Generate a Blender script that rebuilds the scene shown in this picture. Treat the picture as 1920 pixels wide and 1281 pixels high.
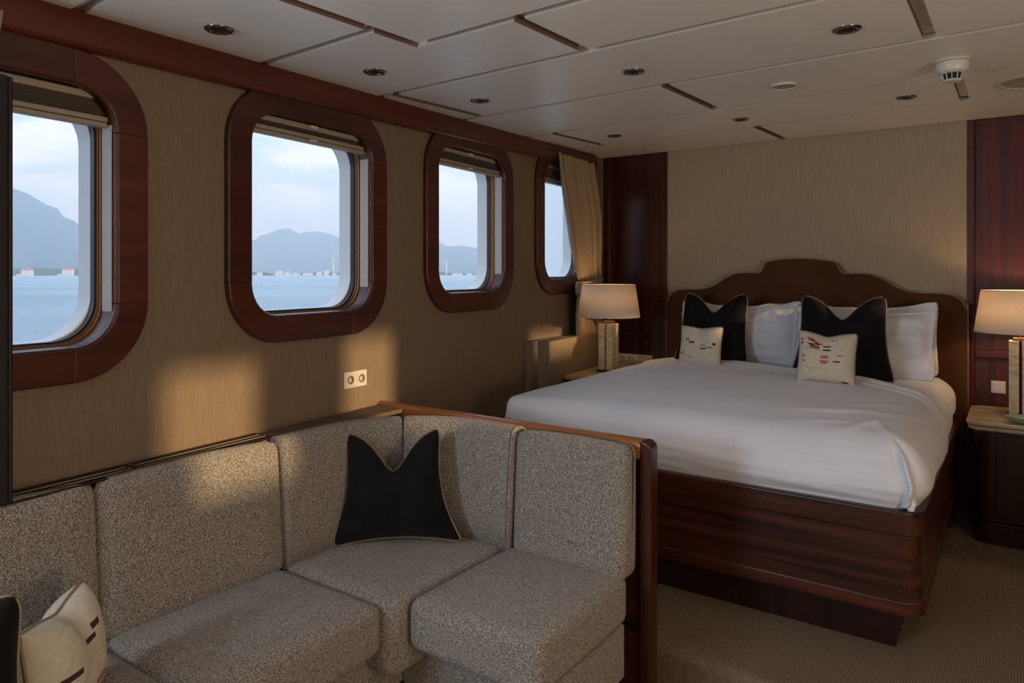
import bpy, bmesh, math, random
from math import sin, cos, tan, pi, radians, sqrt, exp
from mathutils import Vector, Matrix, noise
random.seed(7)
C = bpy.context.scene.collection
scn = bpy.context.scene
for o in list(bpy.data.objects): bpy.data.objects.remove(o)

# ---------------------------------------------------------------- camera, sky, sun, exposure
# camera at eye level (0,0,0); the raised carpet lies 1.41 m below it, the lower floor 1.55 m below it
F = 1333.0
cam = bpy.data.cameras.new('camera'); camo = bpy.data.objects.new('camera', cam); C.objects.link(camo)
cam.sensor_width = 36; cam.lens = 36*F/1920; cam.shift_y = -(640.5-512)/1920
cam.clip_end = 20000; cam.clip_start = .05
camo.location = (0, 0, 0); camo.rotation_euler = (radians(90), 0, radians(35.2)); scn.camera = camo

scn.view_settings.view_transform = 'Standard'; scn.view_settings.look = 'None'
scn.view_settings.gamma = 1; scn.view_settings.use_curve_mapping = False
scn.view_settings.exposure = 0.76
scn.cycles.volume_bounces = 2

def N(nt, t, **kw):
    n = nt.nodes.new(t)
    for k, v in kw.items():
        if k in n.inputs.keys(): n.inputs[k].default_value = v
        else: setattr(n, k, v)
    return n
world = bpy.data.worlds.new('sky'); scn.world = world; world.use_nodes = True
nt = world.node_tree; nt.nodes.clear()
tc = N(nt, 'ShaderNodeTexCoord'); mp = N(nt, 'ShaderNodeMapping'); mp.inputs['Scale'].default_value = (3.0, 3.0, 12.0); mp.inputs['Location'].default_value = (.85, .1, .25)
ns = N(nt, 'ShaderNodeTexNoise', Scale=1.6, Detail=7, Roughness=.5)
cr = N(nt, 'ShaderNodeValToRGB'); cr.color_ramp.elements[0].position = .45; cr.color_ramp.elements[0].color = (.17, .30, .56, 1)
cr.color_ramp.elements[1].position = .56; cr.color_ramp.elements[1].color = (.64, .68, .72, 1)
sx = N(nt, 'ShaderNodeSeparateXYZ'); mr = N(nt, 'ShaderNodeMapRange'); mr.inputs['From Min'].default_value = .0; mr.inputs['From Max'].default_value = .22
mr.inputs['To Min'].default_value = .35; mr.inputs['To Max'].default_value = 0.0
mx = N(nt, 'ShaderNodeMix', data_type='RGBA'); mx.inputs[7].default_value = (.50, .58, .66, 1)
bg = N(nt, 'ShaderNodeBackground', Strength=1.62); ou = N(nt, 'ShaderNodeOutputWorld')
L = nt.links.new
L(tc.outputs['Generated'], mp.inputs[0]); L(mp.outputs[0], ns.inputs['Vector']); L(ns.outputs['Fac'], cr.inputs[0])
L(tc.outputs['Generated'], sx.inputs[0]); L(sx.outputs['Z'], mr.inputs['Value']); L(mr.outputs[0], mx.inputs[0]); L(cr.outputs[0], mx.inputs[6])
L(mx.outputs[2], bg.inputs[0]); L(bg.outputs[0], ou.inputs[0])

A = radians(5.0); NX, NY = cos(A), sin(A)           # the window wall runs 5 degrees off the cabin's axis
WP = 2.2
def W(v, z, off=0.0):                               # point on the window wall: v along it, off into the room
    return Vector((NX*(-WP+off)-sin(A)*v, NY*(-WP+off)+cos(A)*v, z))
XR = 2.7; YF = -2.4; YB = 5.004; ZF = -1.55; ZP = -1.41

def light(name, kind, loc, energy, color, **kw):
    l = bpy.data.lights.new(name, kind); l.energy = energy; l.color = color
    for k, v in kw.items(): setattr(l, k, v)
    o = bpy.data.objects.new(name, l); C.objects.link(o); o.location = loc; return o
SUN_EL = 9.0
sdir = Vector((-cos(radians(SUN_EL))*NX, -cos(radians(SUN_EL))*NY, -sin(radians(SUN_EL))))
sun = light('sun', 'SUN', (6, 0, 4), 2.3, (1.0, .71, .37), angle=radians(1.6))
sun.rotation_euler = sdir.to_track_quat('-Z', 'Y').to_euler()
# added area fills that brighten the cabin, placed as if at unseen windows
def area_fill(name, loc, sx_, sy_, e, col, direction):
    o = light(name, 'AREA', loc, e, col, shape='RECTANGLE', size=sx_, size_y=sy_)
    o.rotation_euler = Vector(direction).to_track_quat('-Z', 'Z').to_euler(); return o
area_fill('starboard_fill', (XR-.06, .6, .2), 3.2, .75, 56, (1.0, .76, .53), (-1, 0, 1.0))
area_fill('aft_fill', (.4, YF+.06, .2), 2.6, .75, 5, (1.0, .86, .72), (0, 1, .9))
for vw in (-.66, -1.84):                             # added lamps standing in for a window row behind the camera
    area_fill('port_fill', W(vw, .2, .05), .66, .78, 31, (.72, .84, 1.0), (1, .5, .25))

# ---------------------------------------------------------------- helpers
def zc(y): return .753 + .0195*y + .0021*y*y if y > 0 else .753 + .0195*y
MATS = {}
def mat(name, base, rough=.6, spec=.5, metal=0, **kw):
    m = bpy.data.materials.new(name); m.use_nodes = True; nt = m.node_tree; b = nt.nodes['Principled BSDF']
    b.inputs['Base Color'].default_value = (*base, 1); b.inputs['Roughness'].default_value = rough
    b.inputs['Metallic'].default_value = metal; b.inputs['Specular IOR Level'].default_value = spec
    for k, v in kw.items(): b.inputs[k].default_value = v
    MATS[name] = m; return m
def coord(nt, scale, rot=(0, 0, 0)):
    t = N(nt, 'ShaderNodeTexCoord'); p = N(nt, 'ShaderNodeMapping'); p.inputs['Scale'].default_value = scale; p.inputs['Rotation'].default_value = rot
    nt.links.new(t.outputs['Object'], p.inputs[0]); return p.outputs[0]
def addnoise(m, c1, c2, scale=(1, 1, 1), ns_=5, detail=4, lo=.3, hi=.7, bump=0, bd=.002, rot=(0, 0, 0), rand=0):
    nt = m.node_tree; b = nt.nodes['Principled BSDF']; co = coord(nt, scale, rot)
    n = N(nt, 'ShaderNodeTexNoise', Scale=ns_, Detail=detail); nt.links.new(co, n.inputs['Vector'])
    r = N(nt, 'ShaderNodeValToRGB'); r.color_ramp.elements[0].position = lo; r.color_ramp.elements[0].color = (*c1, 1)
    r.color_ramp.elements[1].position = hi; r.color_ramp.elements[1].color = (*c2, 1)
    nt.links.new(n.outputs['Fac'], r.inputs[0]); out = r.outputs[0]
    if rand:
        oi = N(nt, 'ShaderNodeObjectInfo'); mr = N(nt, 'ShaderNodeMapRange'); mr.inputs['To Min'].default_value = 1-rand; mr.inputs['To Max'].default_value = 1+rand
        nt.links.new(oi.outputs['Random'], mr.inputs['Value'])
        hs = N(nt, 'ShaderNodeHueSaturation'); nt.links.new(out, hs.inputs['Color']); nt.links.new(mr.outputs[0], hs.inputs['Value']); out = hs.outputs[0]
    nt.links.new(out, b.inputs['Base Color'])
    if bump:
        bp = N(nt, 'ShaderNodeBump', Strength=bump, Distance=bd); nt.links.new(n.outputs['Fac'], bp.inputs['Height']); nt.links.new(bp.outputs[0], b.inputs['Normal'])
    return m
def wood(name, dark, light_, axis='z', rough=.32, rand=.0, coat=.3, den=26):
    m = mat(name, light_, rough, .45); m.node_tree.nodes['Principled BSDF'].inputs['Coat Weight'].default_value = coat
    m.node_tree.nodes['Principled BSDF'].inputs['Coat Roughness'].default_value = .22
    s = {'z': (1, 1, .035), 'x': (.035, 1, 1), 'y': (1, .035, 1)}[axis]
    return addnoise(m, dark, light_, s, den, 6, .32, .72, .12, .0008, rand=rand)
WOODZ = wood('wood_red', (.024, .006, .0034), (.080, .018, .009), 'z')
WOODY = wood('wood_frame', (.050, .0105, .005), (.100, .022, .009), 'y', .36, rand=.22, den=14, coat=.25)
WOODC = wood('wood_cornice', (.075, .014, .0065), (.125, .026, .011), 'y', .38, den=10, coat=.2)
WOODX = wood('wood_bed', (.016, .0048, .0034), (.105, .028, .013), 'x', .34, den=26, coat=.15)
WOODT_LIT = wood('wood_top_lit', (.24, .078, .020), (.42, .155, .042), 'x', .28, den=22)  # orange light on the divider top is put into this brighter wood colour
WOODP = wood('wood_post', (.035, .009, .006), (.062, .016, .009), 'z', .3)
WOODR = wood('wood_crimson', (.034, .0038, .003), (.105, .0088, .006), 'z', .5, den=30, coat=.05)
WOODD = wood('wood_dark', (.012, .0035, .0025), (.026, .0072, .005), 'z', .35)
def fabric_wall(name, c1, c2):
    m = mat(name, c1, .85, .2); nt = m.node_tree; b = nt.nodes['Principled BSDF']
    co = coord(nt, (1, 1, .028)); n = N(nt, 'ShaderNodeTexNoise', Scale=330, Detail=3); nt.links.new(co, n.inputs['Vector'])
    co2 = coord(nt, (1, 1, 1)); n2 = N(nt, 'ShaderNodeTexNoise', Scale=700, Detail=1); nt.links.new(co2, n2.inputs['Vector'])
    ad = N(nt, 'ShaderNodeMath', operation='ADD'); nt.links.new(n.outputs['Fac'], ad.inputs[0]); nt.links.new(n2.outputs['Fac'], ad.inputs[1])
    r = N(nt, 'ShaderNodeValToRGB'); r.color_ramp.elements[0].position = .38; r.color_ramp.elements[1].position = .62
    hm = N(nt, 'ShaderNodeMath', operation='MULTIPLY'); hm.inputs[1].default_value = .5; nt.links.new(ad.outputs[0], hm.inputs[0]); nt.links.new(hm.outputs[0], r.inputs[0])
    r.color_ramp.elements[0].color = (*c1, 1); r.color_ramp.elements[1].color = (*c2, 1)
    nt.links.new(r.outputs[0], b.inputs['Base Color'])
    bp = N(nt, 'ShaderNodeBump', Strength=.25, Distance=.0008); nt.links.new(ad.outputs[0], bp.inputs['Height']); nt.links.new(bp.outputs[0], b.inputs['Normal'])
    return m
WALLF = fabric_wall('wall_fabric', (.180, .128, .088), (.248, .182, .126))
WALLB = fabric_wall('wall_fabric_back', (.33, .26, .18), (.44, .355, .255))
CEIL = addnoise(mat('ceiling_lacquer', (.80, .78, .74), .38, .4), (.82, .80, .755), (.84, .815, .77), (1, 1, 1), 3, 2)
PLATE = mat('white_plastic', (.62, .58, .50), .35)
WHITE = mat('white_paint', (.90, .91, .90), .4)
def boucle(name, c1, c2, sc=330, bump=1.0):
    m = mat(name, c1, .95, .15); nt = m.node_tree; b = nt.nodes['Principled BSDF']; b.inputs['Sheen Weight'].default_value = .25
    co = coord(nt, (1, 1, 1)); v = N(nt, 'ShaderNodeTexVoronoi', Scale=sc); n = N(nt, 'ShaderNodeTexNoise', Scale=sc*.6, Detail=3)
    nt.links.new(co, v.inputs['Vector']); nt.links.new(co, n.inputs['Vector'])
    su = N(nt, 'ShaderNodeMath', operation='SUBTRACT'); su.inputs[0].default_value = 1.1; nt.links.new(v.outputs['Distance'], su.inputs[1])
    mu = N(nt, 'ShaderNodeMath', operation='MULTIPLY'); nt.links.new(su.outputs[0], mu.inputs[0]); nt.links.new(n.outputs['Fac'], mu.inputs[1])
    r = N(nt, 'ShaderNodeValToRGB'); r.color_ramp.elements[0].position = .18; r.color_ramp.elements[1].position = .52
    r.color_ramp.elements[0].color = (*c1, 1); r.color_ramp.elements[1].color = (*c2, 1)
    nt.links.new(mu.outputs[0], r.inputs[0]); nt.links.new(r.outputs[0], b.inputs['Base Color'])
    bp = N(nt, 'ShaderNodeBump', Strength=bump, Distance=.006); nt.links.new(mu.outputs[0], bp.inputs['Height']); nt.links.new(bp.outputs[0], b.inputs['Normal'])
    return m
BOUCLE = boucle('boucle', (.13, .108, .088), (.66, .60, .53))
def carpet_mat(name, c1, c2, rot=0):
    m = mat(name, c1, .95, .1); nt = m.node_tree; b = nt.nodes['Principled BSDF']
    co = coord(nt, (1, 1, 1), (0, 0, rot)); w = N(nt, 'ShaderNodeTexWave', Scale=34, Distortion=2.2, Detail=2); w.inputs['Detail Scale'].default_value = 30
    v = N(nt, 'ShaderNodeTexVoronoi', Scale=170); nt.links.new(co, w.inputs['Vector']); nt.links.new(co, v.inputs['Vector'])
    mu = N(nt, 'ShaderNodeMath', operation='SUBTRACT'); nt.links.new(w.outputs['Fac'], mu.inputs[0]); nt.links.new(v.outputs['Distance'], mu.inputs[1])
    r = N(nt, 'ShaderNodeValToRGB'); r.color_ramp.elements[0].position = -.0; r.color_ramp.elements[1].position = .8
    r.color_ramp.elements[0].color = (*c1, 1); r.color_ramp.elements[1].color = (*c2, 1)
    nt.links.new(mu.outputs[0], r.inputs[0]); nt.links.new(r.outputs[0], b.inputs['Base Color'])
    bp = N(nt, 'ShaderNodeBump', Strength=.6, Distance=.005); nt.links.new(mu.outputs[0], bp.inputs['Height']); nt.links.new(bp.outputs[0], b.inputs['Normal'])
    return m
CARPET = carpet_mat('carpet', (.20, .15, .10), (.40, .31, .215))
LINEN = addnoise(mat('white_linen', (.74, .74, .76), .8, .25), (.69, .71, .77), (.75, .77, .83), (1, 1, 1), 2.5, 3)
LINEN.node_tree.nodes['Principled BSDF'].inputs['Sheen Weight'].default_value = .15
BLACKV = mat('black_velvet', (.010, .009, .011), .9, .15); BLACKV.node_tree.nodes['Principled BSDF'].inputs['Sheen Weight'].default_value = .05
addnoise(BLACKV, (.0045, .004, .005), (.009, .008, .009), (1, 1, 1), 9, 3)
PIPE = mat('piping_gold', (.26, .19, .11), .6)
PIPEC = mat('piping_tan', (.25, .19, .11), .7)
CREAM = addnoise(mat('cream_linen', (.55, .50, .40), .85, .2), (.52, .47, .37), (.60, .55, .45), (1, 1, 1), 60, 3, bump=.15, bd=.001)
P_RED = mat('print_red', (.24, .018, .028), .8); P_DARK = mat('print_maroon', (.055, .014, .022), .8); P_PINK = mat('print_pink', (.42, .14, .095), .8)
P_OLIVE = mat('print_olive', (.42, .38, .17), .8); P_GREY = mat('print_grey', (.30, .25, .20), .8)
VELVET = mat('brown_velvet', (.070, .024, .0095), .8, .2)
addnoise(VELVET, (.062, .021, .008), (.085, .030, .012), (1, 1, 1), 4, 4); VELVET.node_tree.nodes['Principled BSDF'].inputs['Sheen Weight'].default_value = .35
VELVET.node_tree.nodes['Principled BSDF'].inputs['Sheen Tint'].default_value = (.8, .4, .15, 1)
TRAV = addnoise(mat('travertine', (.50, .40, .24), .6), (.40, .31, .18), (.62, .51, .33), (1, 1, 2), 26, 5, .35, .65, .3, .003)
MARB = addnoise(mat('marble', (.42, .34, .24), .25), (.28, .215, .15), (.50, .42, .31), (1, 2.5, 1), 9, 6, .3, .7)
BRONZE = mat('bronze', (.30, .15, .06), .35, .5, .8)
DKMETAL = mat('dark_bronze', (.06, .035, .02), .35, .5, .7)
CHROME = mat('chrome', (.34, .31, .27), .18, .5, 1)
RUBBER = mat('rubber', (.015, .015, .017), .35)
DARK = mat('dark_void', (.01, .008, .007), .8)
TRACK = mat('blind_track', (.58, .54, .50), .5)
BLIND = addnoise(mat('blind_fabric', (.20, .17, .14), .9), (.22, .19, .155), (.34, .295, .24), (.15, .15, 6), 90, 3)
BLINDBAR = mat('blind_bar', (.34, .29, .22), .5)
CURT = addnoise(mat('curtain_cloth', (.40, .30, .18), .85, .2), (.35, .265, .165), (.44, .34, .22), (1, 1, 4), 150, 3, bump=.2, bd=.0008)
nt = CURT.node_tree; b_ = nt.nodes['Principled BSDF']; tr = N(nt, 'ShaderNodeBsdfTranslucent'); tr.inputs[0].default_value = (.5, .38, .24, 1)
ms = N(nt, 'ShaderNodeMixShader'); ms.inputs[0].default_value = .05
nt.links.new(b_.outputs[0], ms.inputs[1]); nt.links.new(tr.outputs[0], ms.inputs[2]); nt.links.new(ms.outputs[0], nt.nodes['Material Output'].inputs[0])
SHADE = mat('lamp_shade_cloth', (.92, .90, .83), .85, .2)
nt = SHADE.node_tree; b_ = nt.nodes['Principled BSDF']; tr = N(nt, 'ShaderNodeBsdfTranslucent'); tr.inputs[0].default_value = (.75, .62, .42, 1)
ms = N(nt, 'ShaderNodeMixShader'); ms.inputs[0].default_value = .45
nt.links.new(b_.outputs[0], ms.inputs[1]); nt.links.new(tr.outputs[0], ms.inputs[2]); nt.links.new(ms.outputs[0], nt.nodes['Material Output'].inputs[0])
BULB = mat('bulb_glass', (1, .8, .5), .5); BULB.node_tree.nodes['Principled BSDF'].inputs['Emission Color'].default_value = (1, .62, .28, 1); BULB.node_tree.nodes['Principled BSDF'].inputs['Emission Strength'].default_value = 2
GLASS = bpy.data.materials.new('window_glass'); GLASS.use_nodes = True; nt = GLASS.node_tree; nt.nodes.clear()
tb = N(nt, 'ShaderNodeBsdfTransparent'); tb.inputs[0].default_value = (.97, .985, .98, 1); gb = N(nt, 'ShaderNodeBsdfGlossy', Roughness=.02); fr = N(nt, 'ShaderNodeFresnel', IOR=1.45)
ms = N(nt, 'ShaderNodeMixShader'); mo = N(nt, 'ShaderNodeOutputMaterial'); fm = N(nt, 'ShaderNodeMath', operation='MULTIPLY'); fm.inputs[1].default_value = .35
nt.links.new(fr.outputs[0], fm.inputs[0]); nt.links.new(fm.outputs[0], ms.inputs[0]); nt.links.new(tb.outputs[0], ms.inputs[1]); nt.links.new(gb.outputs[0], ms.inputs[2]); nt.links.new(ms.outputs[0], mo.inputs[0])
DISH = mat('green_glass', (.42, .58, .46), .12, .6); DISH.node_tree.nodes['Principled BSDF'].inputs['Transmission Weight'].default_value = .55
SEA = addnoise(mat('sea_water', (.09, .19, .30), .22, .5), (.22, .36, .48), (.34, .48, .58), (1, 1, 1), .02, 5)
nt = SEA.node_tree
def seabump():
    b = nt.nodes['Principled BSDF']; b.inputs['IOR'].default_value = 1.33
    c1 = coord(nt, (1, 1, 1), (0, 0, .5)); n1 = N(nt, 'ShaderNodeTexNoise', Scale=.35, Detail=8, Roughness=.65); nt.links.new(c1, n1.inputs['Vector'])
    bp = N(nt, 'ShaderNodeBump', Strength=1.0, Distance=2.4); nt.links.new(n1.outputs['Fac'], bp.inputs['Height']); nt.links.new(bp.outputs[0], b.inputs['Normal'])
seabump()
HILL = addnoise(mat('hill_forest', (.05, .09, .05), .9, .1), (.022, .040, .045), (.040, .060, .062), (1, 1, 1), .008, 6)
SHORE = addnoise(mat('shore_trees', (.04, .08, .04), .9, .1), (.03, .065, .03), (.07, .11, .06), (1, 1, 1), .05, 6)
ROCK = mat('shore_rock', (.3, .28, .26), .9)
REDROOF = mat('red_roof', (.34, .13, .10), .8); VILLA = mat('villa_wall', (.5, .5, .5), .8)

def new_bm(): return bmesh.new()
def obj(name, bm, m, parent=None, smooth=False, bevel=0, seg=2, sub=0, kind=None, label=None, loc=None, angle=None):
    """one mesh object; vertices are given in scene coordinates and stored relative to the parent (or to loc)"""
    base = Vector((0, 0, 0))
    if parent is not None:
        p = parent
        while p is not None: base += p.location; p = p.parent
    if loc is None and parent is None:
        xs = [v.co for v in bm.verts]; loc = Vector(((min(v.x for v in xs)+max(v.x for v in xs))/2, (min(v.y for v in xs)+max(v.y for v in xs))/2, min(v.z for v in xs)))
    if parent is not None and loc is None: loc = base.copy()
    loc = Vector(loc)
    for v in bm.verts: v.co -= loc
    bmesh.ops.remove_doubles(bm, verts=bm.verts, dist=1e-6)
    me = bpy.data.meshes.new(name); bm.to_mesh(me); bm.free()
    for mm in (m if isinstance(m, (list, tuple)) else [m]): me.materials.append(mm)
    if smooth:
        for p in me.polygons: p.use_smooth = True
    o = bpy.data.objects.new(name, me); C.objects.link(o)
    if parent is not None: o.parent = parent; o.location = loc-base
    else: o.location = loc
    if bevel:
        b = o.modifiers.new('bevel', 'BEVEL'); b.width = bevel; b.segments = seg; b.limit_method = 'ANGLE'; b.angle_limit = radians(angle or 35)
        for p in me.polygons: p.use_smooth = True
        o.modifiers.new('wn', 'WEIGHTED_NORMAL').keep_sharp = False
    if sub:
        s = o.modifiers.new('sub', 'SUBSURF'); s.levels = sub; s.render_levels = sub
    if kind: o['kind'] = kind
    if label: o['label'] = label
    return o
def thing(name, label, cat, loc, group=None, kind=None):
    o = bpy.data.objects.new(name, None); C.objects.link(o); o.location = loc; o.empty_display_size = .1
    if label: o['label'] = label
    if cat: o['category'] = cat
    if group: o['group'] = group
    if kind: o['kind'] = kind
    return o
def tag(o, label, cat, group=None, kind=None):
    o['label'] = label; o['category'] = cat
    if group: o['group'] = group
    if kind: o['kind'] = kind
    return o
def hexa(bm, P):                                    # 8 points: bottom 4, top 4
    v = [bm.verts.new(p) for p in P]
    for f in ((3, 2, 1, 0), (4, 5, 6, 7), (0, 1, 5, 4), (1, 2, 6, 5), (2, 3, 7, 6), (3, 0, 4, 7)): bm.faces.new([v[i] for i in f])
def box(x0, x1, y0, y1, z0, z1, bm=None):
    bm = bm or new_bm()
    hexa(bm, [(x0, y0, z0), (x1, y0, z0), (x1, y1, z0), (x0, y1, z0), (x0, y0, z1), (x1, y0, z1), (x1, y1, z1), (x0, y1, z1)]); return bm
def wbox(v0, v1, o0, o1, z0, z1, bm=None):          # box in wall coordinates
    bm = bm or new_bm()
    q = [(v0, o0), (v0, o1), (v1, o1), (v1, o0)]
    hexa(bm, [W(v, z0, o) for v, o in q]+[W(v, z1, o) for v, o in q])
    bmesh.ops.recalc_face_normals(bm, faces=bm.faces); return bm
def prism(pts, dv, bm=None):                        # pts: closed polygon (Vectors), extruded by dv
    bm = bm or new_bm(); a = [bm.verts.new(p) for p in pts]; b = [bm.verts.new(Vector(p)+Vector(dv)) for p in pts]; n = len(a)
    bm.faces.new(a); bm.faces.new(b[::-1])
    for i in range(n): bm.faces.new((a[i], b[i], b[(i+1) % n], a[(i+1) % n]))
    bmesh.ops.recalc_face_normals(bm, faces=bm.faces); return bm
def lathe(prof, c, seg=28, bm=None, axis='z', elx=1, ely=1, cap=True):
    bm = bm or new_bm(); rings = []
    for r, h in prof:
        ring = []
        for i in range(seg):
            a = 2*pi*i/seg; ring.append(bm.verts.new((c[0]+r*cos(a)*elx, c[1]+r*sin(a)*ely, c[2]+h)))
        rings.append(ring)
    for a, b in zip(rings, rings[1:]):
        for i in range(seg): bm.faces.new((a[i], a[(i+1) % seg], b[(i+1) % seg], b[i]))
    if cap:
        if prof[0][0] > 1e-5: bm.faces.new(rings[0][::-1])
        if prof[-1][0] > 1e-5: bm.faces.new(rings[-1])
    bmesh.ops.remove_doubles(bm, verts=bm.verts, dist=1e-6); bmesh.ops.recalc_face_normals(bm, faces=bm.faces); return bm
def tube(pts, r, seg=8, closed=False, bm=None):
    bm = bm or new_bm(); pts = [Vector(p) for p in pts]; n = len(pts); rings = []; prev = None
    for i, p in enumerate(pts):
        t = (pts[(i+1) % n]-pts[i-1]) if closed else (pts[min(i+1, n-1)]-pts[max(i-1, 0)])
        t.normalize()
        if prev is None: prev = t.orthogonal().normalized()
        a = (prev-t*prev.dot(t)).normalized(); prev = a; b = t.cross(a)
        rings.append([bm.verts.new(p+a*r*cos(2*pi*k/seg)+b*r*sin(2*pi*k/seg)) for k in range(seg)])
    m = n if closed else n-1
    for i in range(m):
        A_, B_ = rings[i], rings[(i+1) % n]
        for k in range(seg): bm.faces.new((A_[k], A_[(k+1) % seg], B_[(k+1) % seg], B_[k]))
    if not closed: bm.faces.new(rings[0][::-1]); bm.faces.new(rings[-1])
    return bm
def sweep(path, prof, closed=False, bm=None, capends=True):
    """path: list of (x,y); prof: closed list of (outward offset, z). outward = right-hand side of travel"""
    bm = bm or new_bm(); n = len(path); rings = []
    for i in range(n):
        p = Vector(path[i]); a = Vector(path[i-1]) if (closed or i > 0) else p; b = Vector(path[(i+1) % n]) if (closed or i < n-1) else p
        d1 = (p-a).normalized() if (p-a).length > 1e-9 else (b-p).normalized(); d2 = (b-p).normalized() if (b-p).length > 1e-9 else d1
        n1 = Vector((d1.y, -d1.x)); n2 = Vector((d2.y, -d2.x)); nn = (n1+n2).normalized(); k = 1/max(.3, nn.dot(n1))
        rings.append([bm.verts.new((p.x+nn.x*o*k, p.y+nn.y*o*k, z)) for o, z in prof])
    m = len(prof)
    for i in range(n if closed else n-1):
        A_, B_ = rings[i], rings[(i+1) % n]
        for k in range(m): bm.faces.new((A_[k], A_[(k+1) % m], B_[(k+1) % m], B_[k]))
    if capends and not closed: bm.faces.new(rings[0][::-1]); bm.faces.new(rings[-1])
    bmesh.ops.recalc_face_normals(bm, faces=bm.faces); return bm
def arc(cx, cy, r, a0, a1, n=8): return [(cx+r*cos(radians(a0+(a1-a0)*i/n)), cy+r*sin(radians(a0+(a1-a0)*i/n))) for i in range(n+1)]
def rr(v0, v1, z0, z1, r, n=10):                    # rounded rectangle outline, starts at right-bottom corner
    P = []
    for cx, cz, a in ((v1-r, z0+r, -90), (v1-r, z1-r, 0), (v0+r, z1-r, 90), (v0+r, z0+r, 180)):
        P += [(cx+r*cos(radians(a+90*i/n)), cz+r*sin(radians(a+90*i/n))) for i in range(n+1)]
    return P
def strip(bm, A_, B_, closed=True):
    n = len(A_)
    for i in range(n if closed else n-1):
        j = (i+1) % n
        if (A_[i].co-A_[j].co).length < 1e-7 and (B_[i].co-B_[j].co).length < 1e-7: continue
        try: bm.faces.new((A_[i], A_[j], B_[j], B_[i]))
        except ValueError: pass
def ring_solid(out, inn, o0, o1, bm=None, chamf=0):  # ring between two outlines in the wall plane, between offsets o0<o1
    bm = bm or new_bm()
    V = lambda pts, o: [bm.verts.new(W(v, z, o)) for v, z in pts]
    a, b, c, d = V(out, o0), V(out, o1), V(inn, o1), V(inn, o0)
    for x, y in ((a, b), (b, c), (c, d), (d, a)): strip(bm, x, y)
    bmesh.ops.recalc_face_normals(bm, faces=bm.faces); return bm

# ---------------------------------------------------------------- floors, walls, ceiling
fl = obj('floor', box(-2.75, XR, YF, 2.60, ZF-.05, ZF), CARPET, kind='structure', label='beige ribbed carpet on the lower floor by the sofa')
def platform():
    bm = new_bm(); n = 12                              # raised floor with a rounded nosing; its edge runs slightly askew
    prof = [(0, ZF), (0, ZP-.035)]+[(.035-.035*cos(radians(90*i/6)), ZP-.035+.035*sin(radians(90*i/6))) for i in range(1, 7)]
    L_ = [Vector((XR, 2.34-.035*(XR+1.1))), Vector((-2.75, 2.56+.03))]
    e0, e1 = Vector((XR, 2.29)), Vector((-2.75, 2.62)); 
    rows = [[], []]
    for k, e in enumerate((e0, e1)):
        rows[k] = [bm.verts.new((e.x, e.y+o, z)) for o, z in prof]+[bm.verts.new((e.x, YB+.02, ZP)), bm.verts.new((e.x, YB+.02, ZF))]
    m = len(rows[0])
    for i in range(m): bm.faces.new((rows[0][i], rows[0][(i+1) % m], rows[1][(i+1) % m], rows[1][i]))
    bm.faces.new(rows[0]); bm.faces.new(rows[1][::-1]); bmesh.ops.recalc_face_normals(bm, faces=bm.faces)
    return obj('floor', bm, CARPET, kind='structure', label='raised carpeted floor around the bed, a step above the sofa area')
platform()

# windows
WV0 = [.521, 1.703, 2.884, 4.067]; WZ0 = [-.221, -.164, -.107, -.040]; WZ1 = [.562, .619, .676, .742]
RI, RO, FW = .125, .235, .109
OPEN = [(WV0[i]+.110, WV0[i]+.771, WZ0[i], WZ1[i]) for i in range(4)]
def wall_left():
    VE0, VE1, ZB, ZT = -2.6, 5.30, ZF, 1.05
    for off, m, nm in ((0, WALLF, 'wall_left'), (-.15, WHITE, 'hull_plating')):
        bm = new_bm(); edges = [VE0]
        for v0, v1, z0, z1 in OPEN: edges += [v0-.02, v1+.02]
        edges.append(VE1)
        for i in range(0, len(edges), 2):
            bm.faces.new([bm.verts.new(W(v, z, off)) for v, z in ((edges[i], ZB), (edges[i+1], ZB), (edges[i+1], ZT), (edges[i], ZT))])
        for v0, v1, z0, z1 in OPEN:
            e0, e1 = v0-.02, v1+.02
            a = rr(v0, v1, z0, z1, RI); b = rr(e0, e1, z0-.02, z1+.02, 0.0)
            A_ = [bm.verts.new(W(v, z, off)) for v, z in a]; B_ = [bm.verts.new(W(v, z, off)) for v, z in b]; strip(bm, A_, B_)
            for za, zb in ((ZB, z0-.02), (z1+.02, ZT)):
                bm.faces.new([bm.verts.new(W(v, z, off)) for v, z in ((e0, za), (e1, za), (e1, zb), (e0, zb))])
        bmesh.ops.remove_doubles(bm, verts=bm.verts, dist=1e-5)
        obj(nm, bm, m, kind='structure')
wall_left()
fabmat = WALLB
obj('wall_back', box(-2.108, -.226, YB, YB+.08, ZP, 1.0), WALLB, kind='structure', label='beige woven fabric panel behind the headboard')
obj('wall_back', box(-2.80, XR, YB+.081, YB+.16, ZF, 1.05), DARK, kind='structure', label='backing of the rear bulkhead')
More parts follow.
